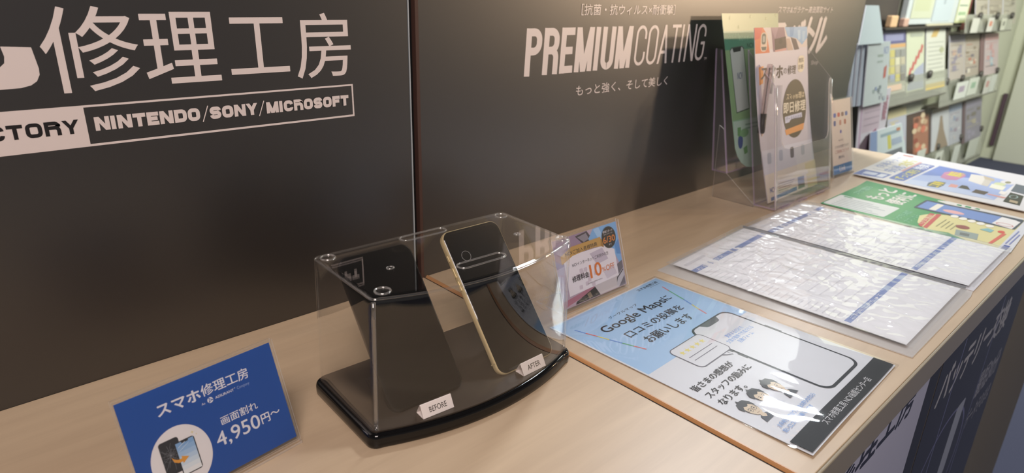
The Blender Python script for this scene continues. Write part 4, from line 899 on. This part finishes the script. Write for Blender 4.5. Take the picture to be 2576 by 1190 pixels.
# clear wall racks holding them
M_rack = clear('rack_plastic', tint=(.93, .94, .9), body=.30, bodycol=(.72, .72, .66))
def rack(x0, x1, zt, zb, label, knobs, y1=.700, y0=.615):
    r = thing('wall_rack', ((x0+x1)/2, y1, zb), label, 'rack', 'clear wall racks')
    g = G(); g.box(x0, x1, y0-.003, y0, zb, zt, M_rack, T=lambda v: Vector((v.x, v.y+.15*(v.z-zb), v.z))); g.build('front_pane', r, 'clear front pane')
    g = G(); g.box(x0, x1, y0-.003, y1, zb-.006, zb, pm('5C564E', .5)); g.build('bottom_ledge', r)
    for x in knobs:
        g = G(); g.lathe([(0.001, 0), (.022, 0), (.026, .010), (.022, .02), (0.001, .02)], (0, 0, 0), pm('4A4640', .4), 14, T=lambda v: Vector((x+v.x, y0-.003+.15*(zt-zb)-v.z, zt-.01+v.y))); g.build('knob', r)
    return r
rack(3.887, 5.059, -0.048, -0.198, 'clear pocket of the first pamphlet rack with two dark knobs', (4.328, 4.665))
rack(4.984, 6.464, -0.122, -0.292, 'clear pocket of the second rack holding white cards', (5.078, 5.434, 5.902, 6.371))
rack(4.449, 6.512, -0.592, -0.821, 'clear pocket along the lower row of racks', (4.74, 5.302, 5.855, 6.427))
rack(5.133, 6.371, 0.29, 0.177, 'clear top pocket of the second rack with paper slips', (5.434, 5.884, 6.314))
def slip(x, z, w_, h_, c, label, tick=None):
    g = G(); g.box(x, x+w_, .6020, .6045, z-h_, z, pm(c, .6))
    if tick: g.box(x+w_*.25, x+w_*.7, .6005, .6020, z-h_*.6, z-h_*.25, pm(tick, .6))
    o = g.build('paper_slip'); tag(o, label, 'card', 'paper slips on the clear racks')
for a in ((4.733, -0.549, 0.167, 0.158, 'C9CCBE', 'white slip on the lower rack below the dark red food magazine'), (5.17, -0.624, 0.158, 0.149, 'D0D2C4', 'white slip on the lower rack below the brown figure pamphlet', '6A6A60'), (5.609, -0.633, 0.149, 0.158, 'CDD0C6', 'white slip on the lower rack below the plum strip'), (6.0, -0.642, 0.279, 0.149, 'C8CBBE', 'wide white slip at the right end of the lower rack'),
          (5.236, -0.148, 0.279, 0.116, 'D4D6CC', 'white card with coloured marks at left of the second rack pocket', 'A89AA8'), (5.534, -0.139, 0.242, 0.121, 'CFD2C4', 'white card with green mark in the second rack pocket', '9AB49A'), (5.981, -0.157, 0.149, 0.126, 'CDCCC2', 'pale card with red dot at right of the second rack pocket', 'C09088'), (6.149, -0.152, 0.140, 0.130, 'CFD2C8', 'pale blank card at the far right of the second rack pocket'),
          (5.217, 0.269, 0.158, 0.093, 'CDCBBE', 'white slip at left of the top pocket'), (5.609, 0.269, 0.140, 0.093, 'D2CFC4', 'white slip with red mark in the top pocket', 'D08A70'), (5.981, 0.263, 0.121, 0.084, 'D0D0BE', 'white slip with dark mark at right of the top pocket', '8A8A7C')):
    slip(*a[:6], *(a[6:] if len(a) > 6 else ()))
# notice board with yellow and white papers at the top
nb = thing('notice_board', (4.75, .70, .23), 'white notice board with pale yellow papers above the first rack', 'notice board')
bfn = lambda u, v, h: Vector((4.15+u*.001, .666-h, .50-v*.001))
g = G(); g.box(4.15, 5.32, .668, .700, .236, .52, pm('C6CCCA', .5)); g.build('board', nb, bevel=.004)
p = Print(bfn, .001); p.rect(60, 20, 420, 230, K('C6C9AE')); p.rect(100, 90, 360, 190, K('C0C3A0')); p.build('notice', nb, 'pale yellow notice')
p = Print(bfn, .001); p.rect(440, 10, 800, 250, K('BFC9CC')); p.rect(600, 80, 640, 150, K('A4AEB2')); p.build('notice', nb, 'pale blue notice')
p = Print(bfn, .001); p.rect(905, 5, 1160, 262, K('C9CC9A')); p.rect(925, 15, 1140, 248, K('D8DAC2')); p.text('募集中', 950, 60, 1110, 110, K('A8B498'), .04); p.rect(940, 150, 1120, 160, K('9AA890')); p.rect(950, 195, 1110, 215, K('A0B890')); p.build('notice', nb, 'yellow framed notice')
# dark shelf under it and its small things
g = G(); g.box(3.84, 5.20, .655, .70, .214, .226, pm('3E3932', .5)); g.box(5.05, 5.12, .692, .70, -.20, .214, pm('4A443C', .5)); o = g.build('wall_shelf', bevel=.002); tag(o, 'dark shelf with one post above the first pamphlet rack', 'shelf')
for x, c, s, lab in ((3.92, 'E0B88C', .06, 'small orange box on the dark shelf, left'), (4.12, 'CBA490', .045, 'small pinkish box on the dark shelf, right')):
    g = G(); g.box(x, x+s*1.6, .66, .69, .2265, .2265+s, pm(c, .5)); o = g.build('small_box', bevel=.006); tag(o, lab, 'box')
g = G(); g.box(4.50, 5.0, .655, .667, .2265, .236, pm('CFC7A8', .5)); o = g.build('paper_stack', bevel=.002); tag(o, 'thin cream paper stack lying on the dark shelf', 'paper')

# ------------------------------------------------------------------ tiered pamphlet stand beyond the panel
st = thing('pamphlet_stand', (3.05, .44, FLOOR), 'black tiered pamphlet stand beyond the right end of the panel', 'stand')
g = G(); g.prism([(.43, FLOOR), (.62, FLOOR), (.62, .30), (.50, .30), (.455, .02), (.44, .02), (.435, -.24), (.43, -.26)], lambda q, t: Vector((2.84+.36*t, q[0], q[1])), pm('3A3836', .5)); g.build('body', st, bevel=.003)
def leaf(x0, x1, xb0, xb1, zt, zb, y, label, draw, t=.003):
    fn = lambda u, v, h: Vector(((x0+(xb0-x0)*v)+((x1-x0)+((xb1-xb0)-(x1-x0))*v)*u, y-h-.035*v, zt+(zb-zt)*v))
    p = Print(fn, .0008); p.slab([(0, 0), (1, 0), (1, 1), (0, 1)], t, M_white); draw(p)
    o = p.build('leaflet'); tag(o, label, 'leaflet', 'leaflets on the black stand'); return o
leaf(2.890, 3.025, 2.800, 3.07, .340, .192, .425, 'plain pale blue back sheet standing topmost on the black stand', lambda p: p.rect(0, 0, 1, 1, K('BFCBCC')))
def d_str(p):
    p.rect(0, 0, 1, 1, K('BEC6C4'))
    p.text('NCV', .72, .08, .94, .20, K('8A94B4'), .03); p.rect(.45, .2, .7, .24, K('9AA69C')); p.rect(.45, .3, .7, .33, K('9CA8A0')); p.poly([(.78, .42), (.9, .38), (.88, .58), (.76, .6)], K('B86A60'))
    rr = random.Random(2)
    for k in range(9): u = rr.uniform(.3, .85); v = rr.uniform(.66, .92); p.rect(u, v, u+.08, v+.06, K(rr.choice(('8A98B4', '9AA8A4', 'A8AEB0', '7E8A8C'))))
for k in range(4):
    leaf(2.795+.033*k, 3.00+.033*k, 2.775+.033*k, 3.00+.033*k, .192+.0006*k, -.055, .428-.006*k, ('leftmost', 'second from left', 'third from left', 'fourth from left')[k]+' grey blue leaflet of the fanned row on the black stand', lambda p: (p.rect(0, 0, 1, 1, K('A9B0BA')), p.rect(0, 0, .05, 1, K('8C939E'))))
leaf(2.925, 3.175, 2.915, 3.18, .196, -.06, .400, 'front pale leaflet with red mark of the fanned row on the stand', d_str)
def d_pink(p):
    p.rect(0, 0, 1, 1, K('C9C3CA')); p.rect(.14, .12, .74, .62, K('C0AEB8')); p.rect(.06, .14, .12, .92, K('B89CB0')); p.poly([(.1, .8), (.3, .68), (.62, .64), (.62, .98), (.1, .98)], K('584650')); p.poly([(.42, .66), (.66, .60), (.66, .68), (.46, .72)], K('8E4468'))
    for k in range(4): p.rect(.2, .2+.1*k, .7, .215+.1*k, K('A898A4'))
    p.text('春の講座', .80, .1, .94, .5, K('A87A86'), .02)
leaf(2.93, 3.29, 2.93, 3.24, -.012, -.285, .392, 'pinkish leaflet with purple foot in the lower tier of the stand', d_pink)
def d_card(p):
    p.rect(0, 0, 1, 1, K('BCC6C6')); p.rect(0, 0, .2, .8, K('7C8EB0')); p.rect(.5, .25, .6, .68, K('BDB85C')); p.rect(.3, .15, .9, .25, K('8C9EA4')); p.rect(.25, .75, .9, 1, K('6A6E72')); p.rect(.8, .1, .92, .2, K('B0785C')); p.rect(.62, .4, .92, .6, K('98A4B4'))
leaf(3.06, 3.45, 3.03, 3.50, -.185, -.33, .362, 'small landscape leaflet with blue corner at the foot of the stand', d_card)
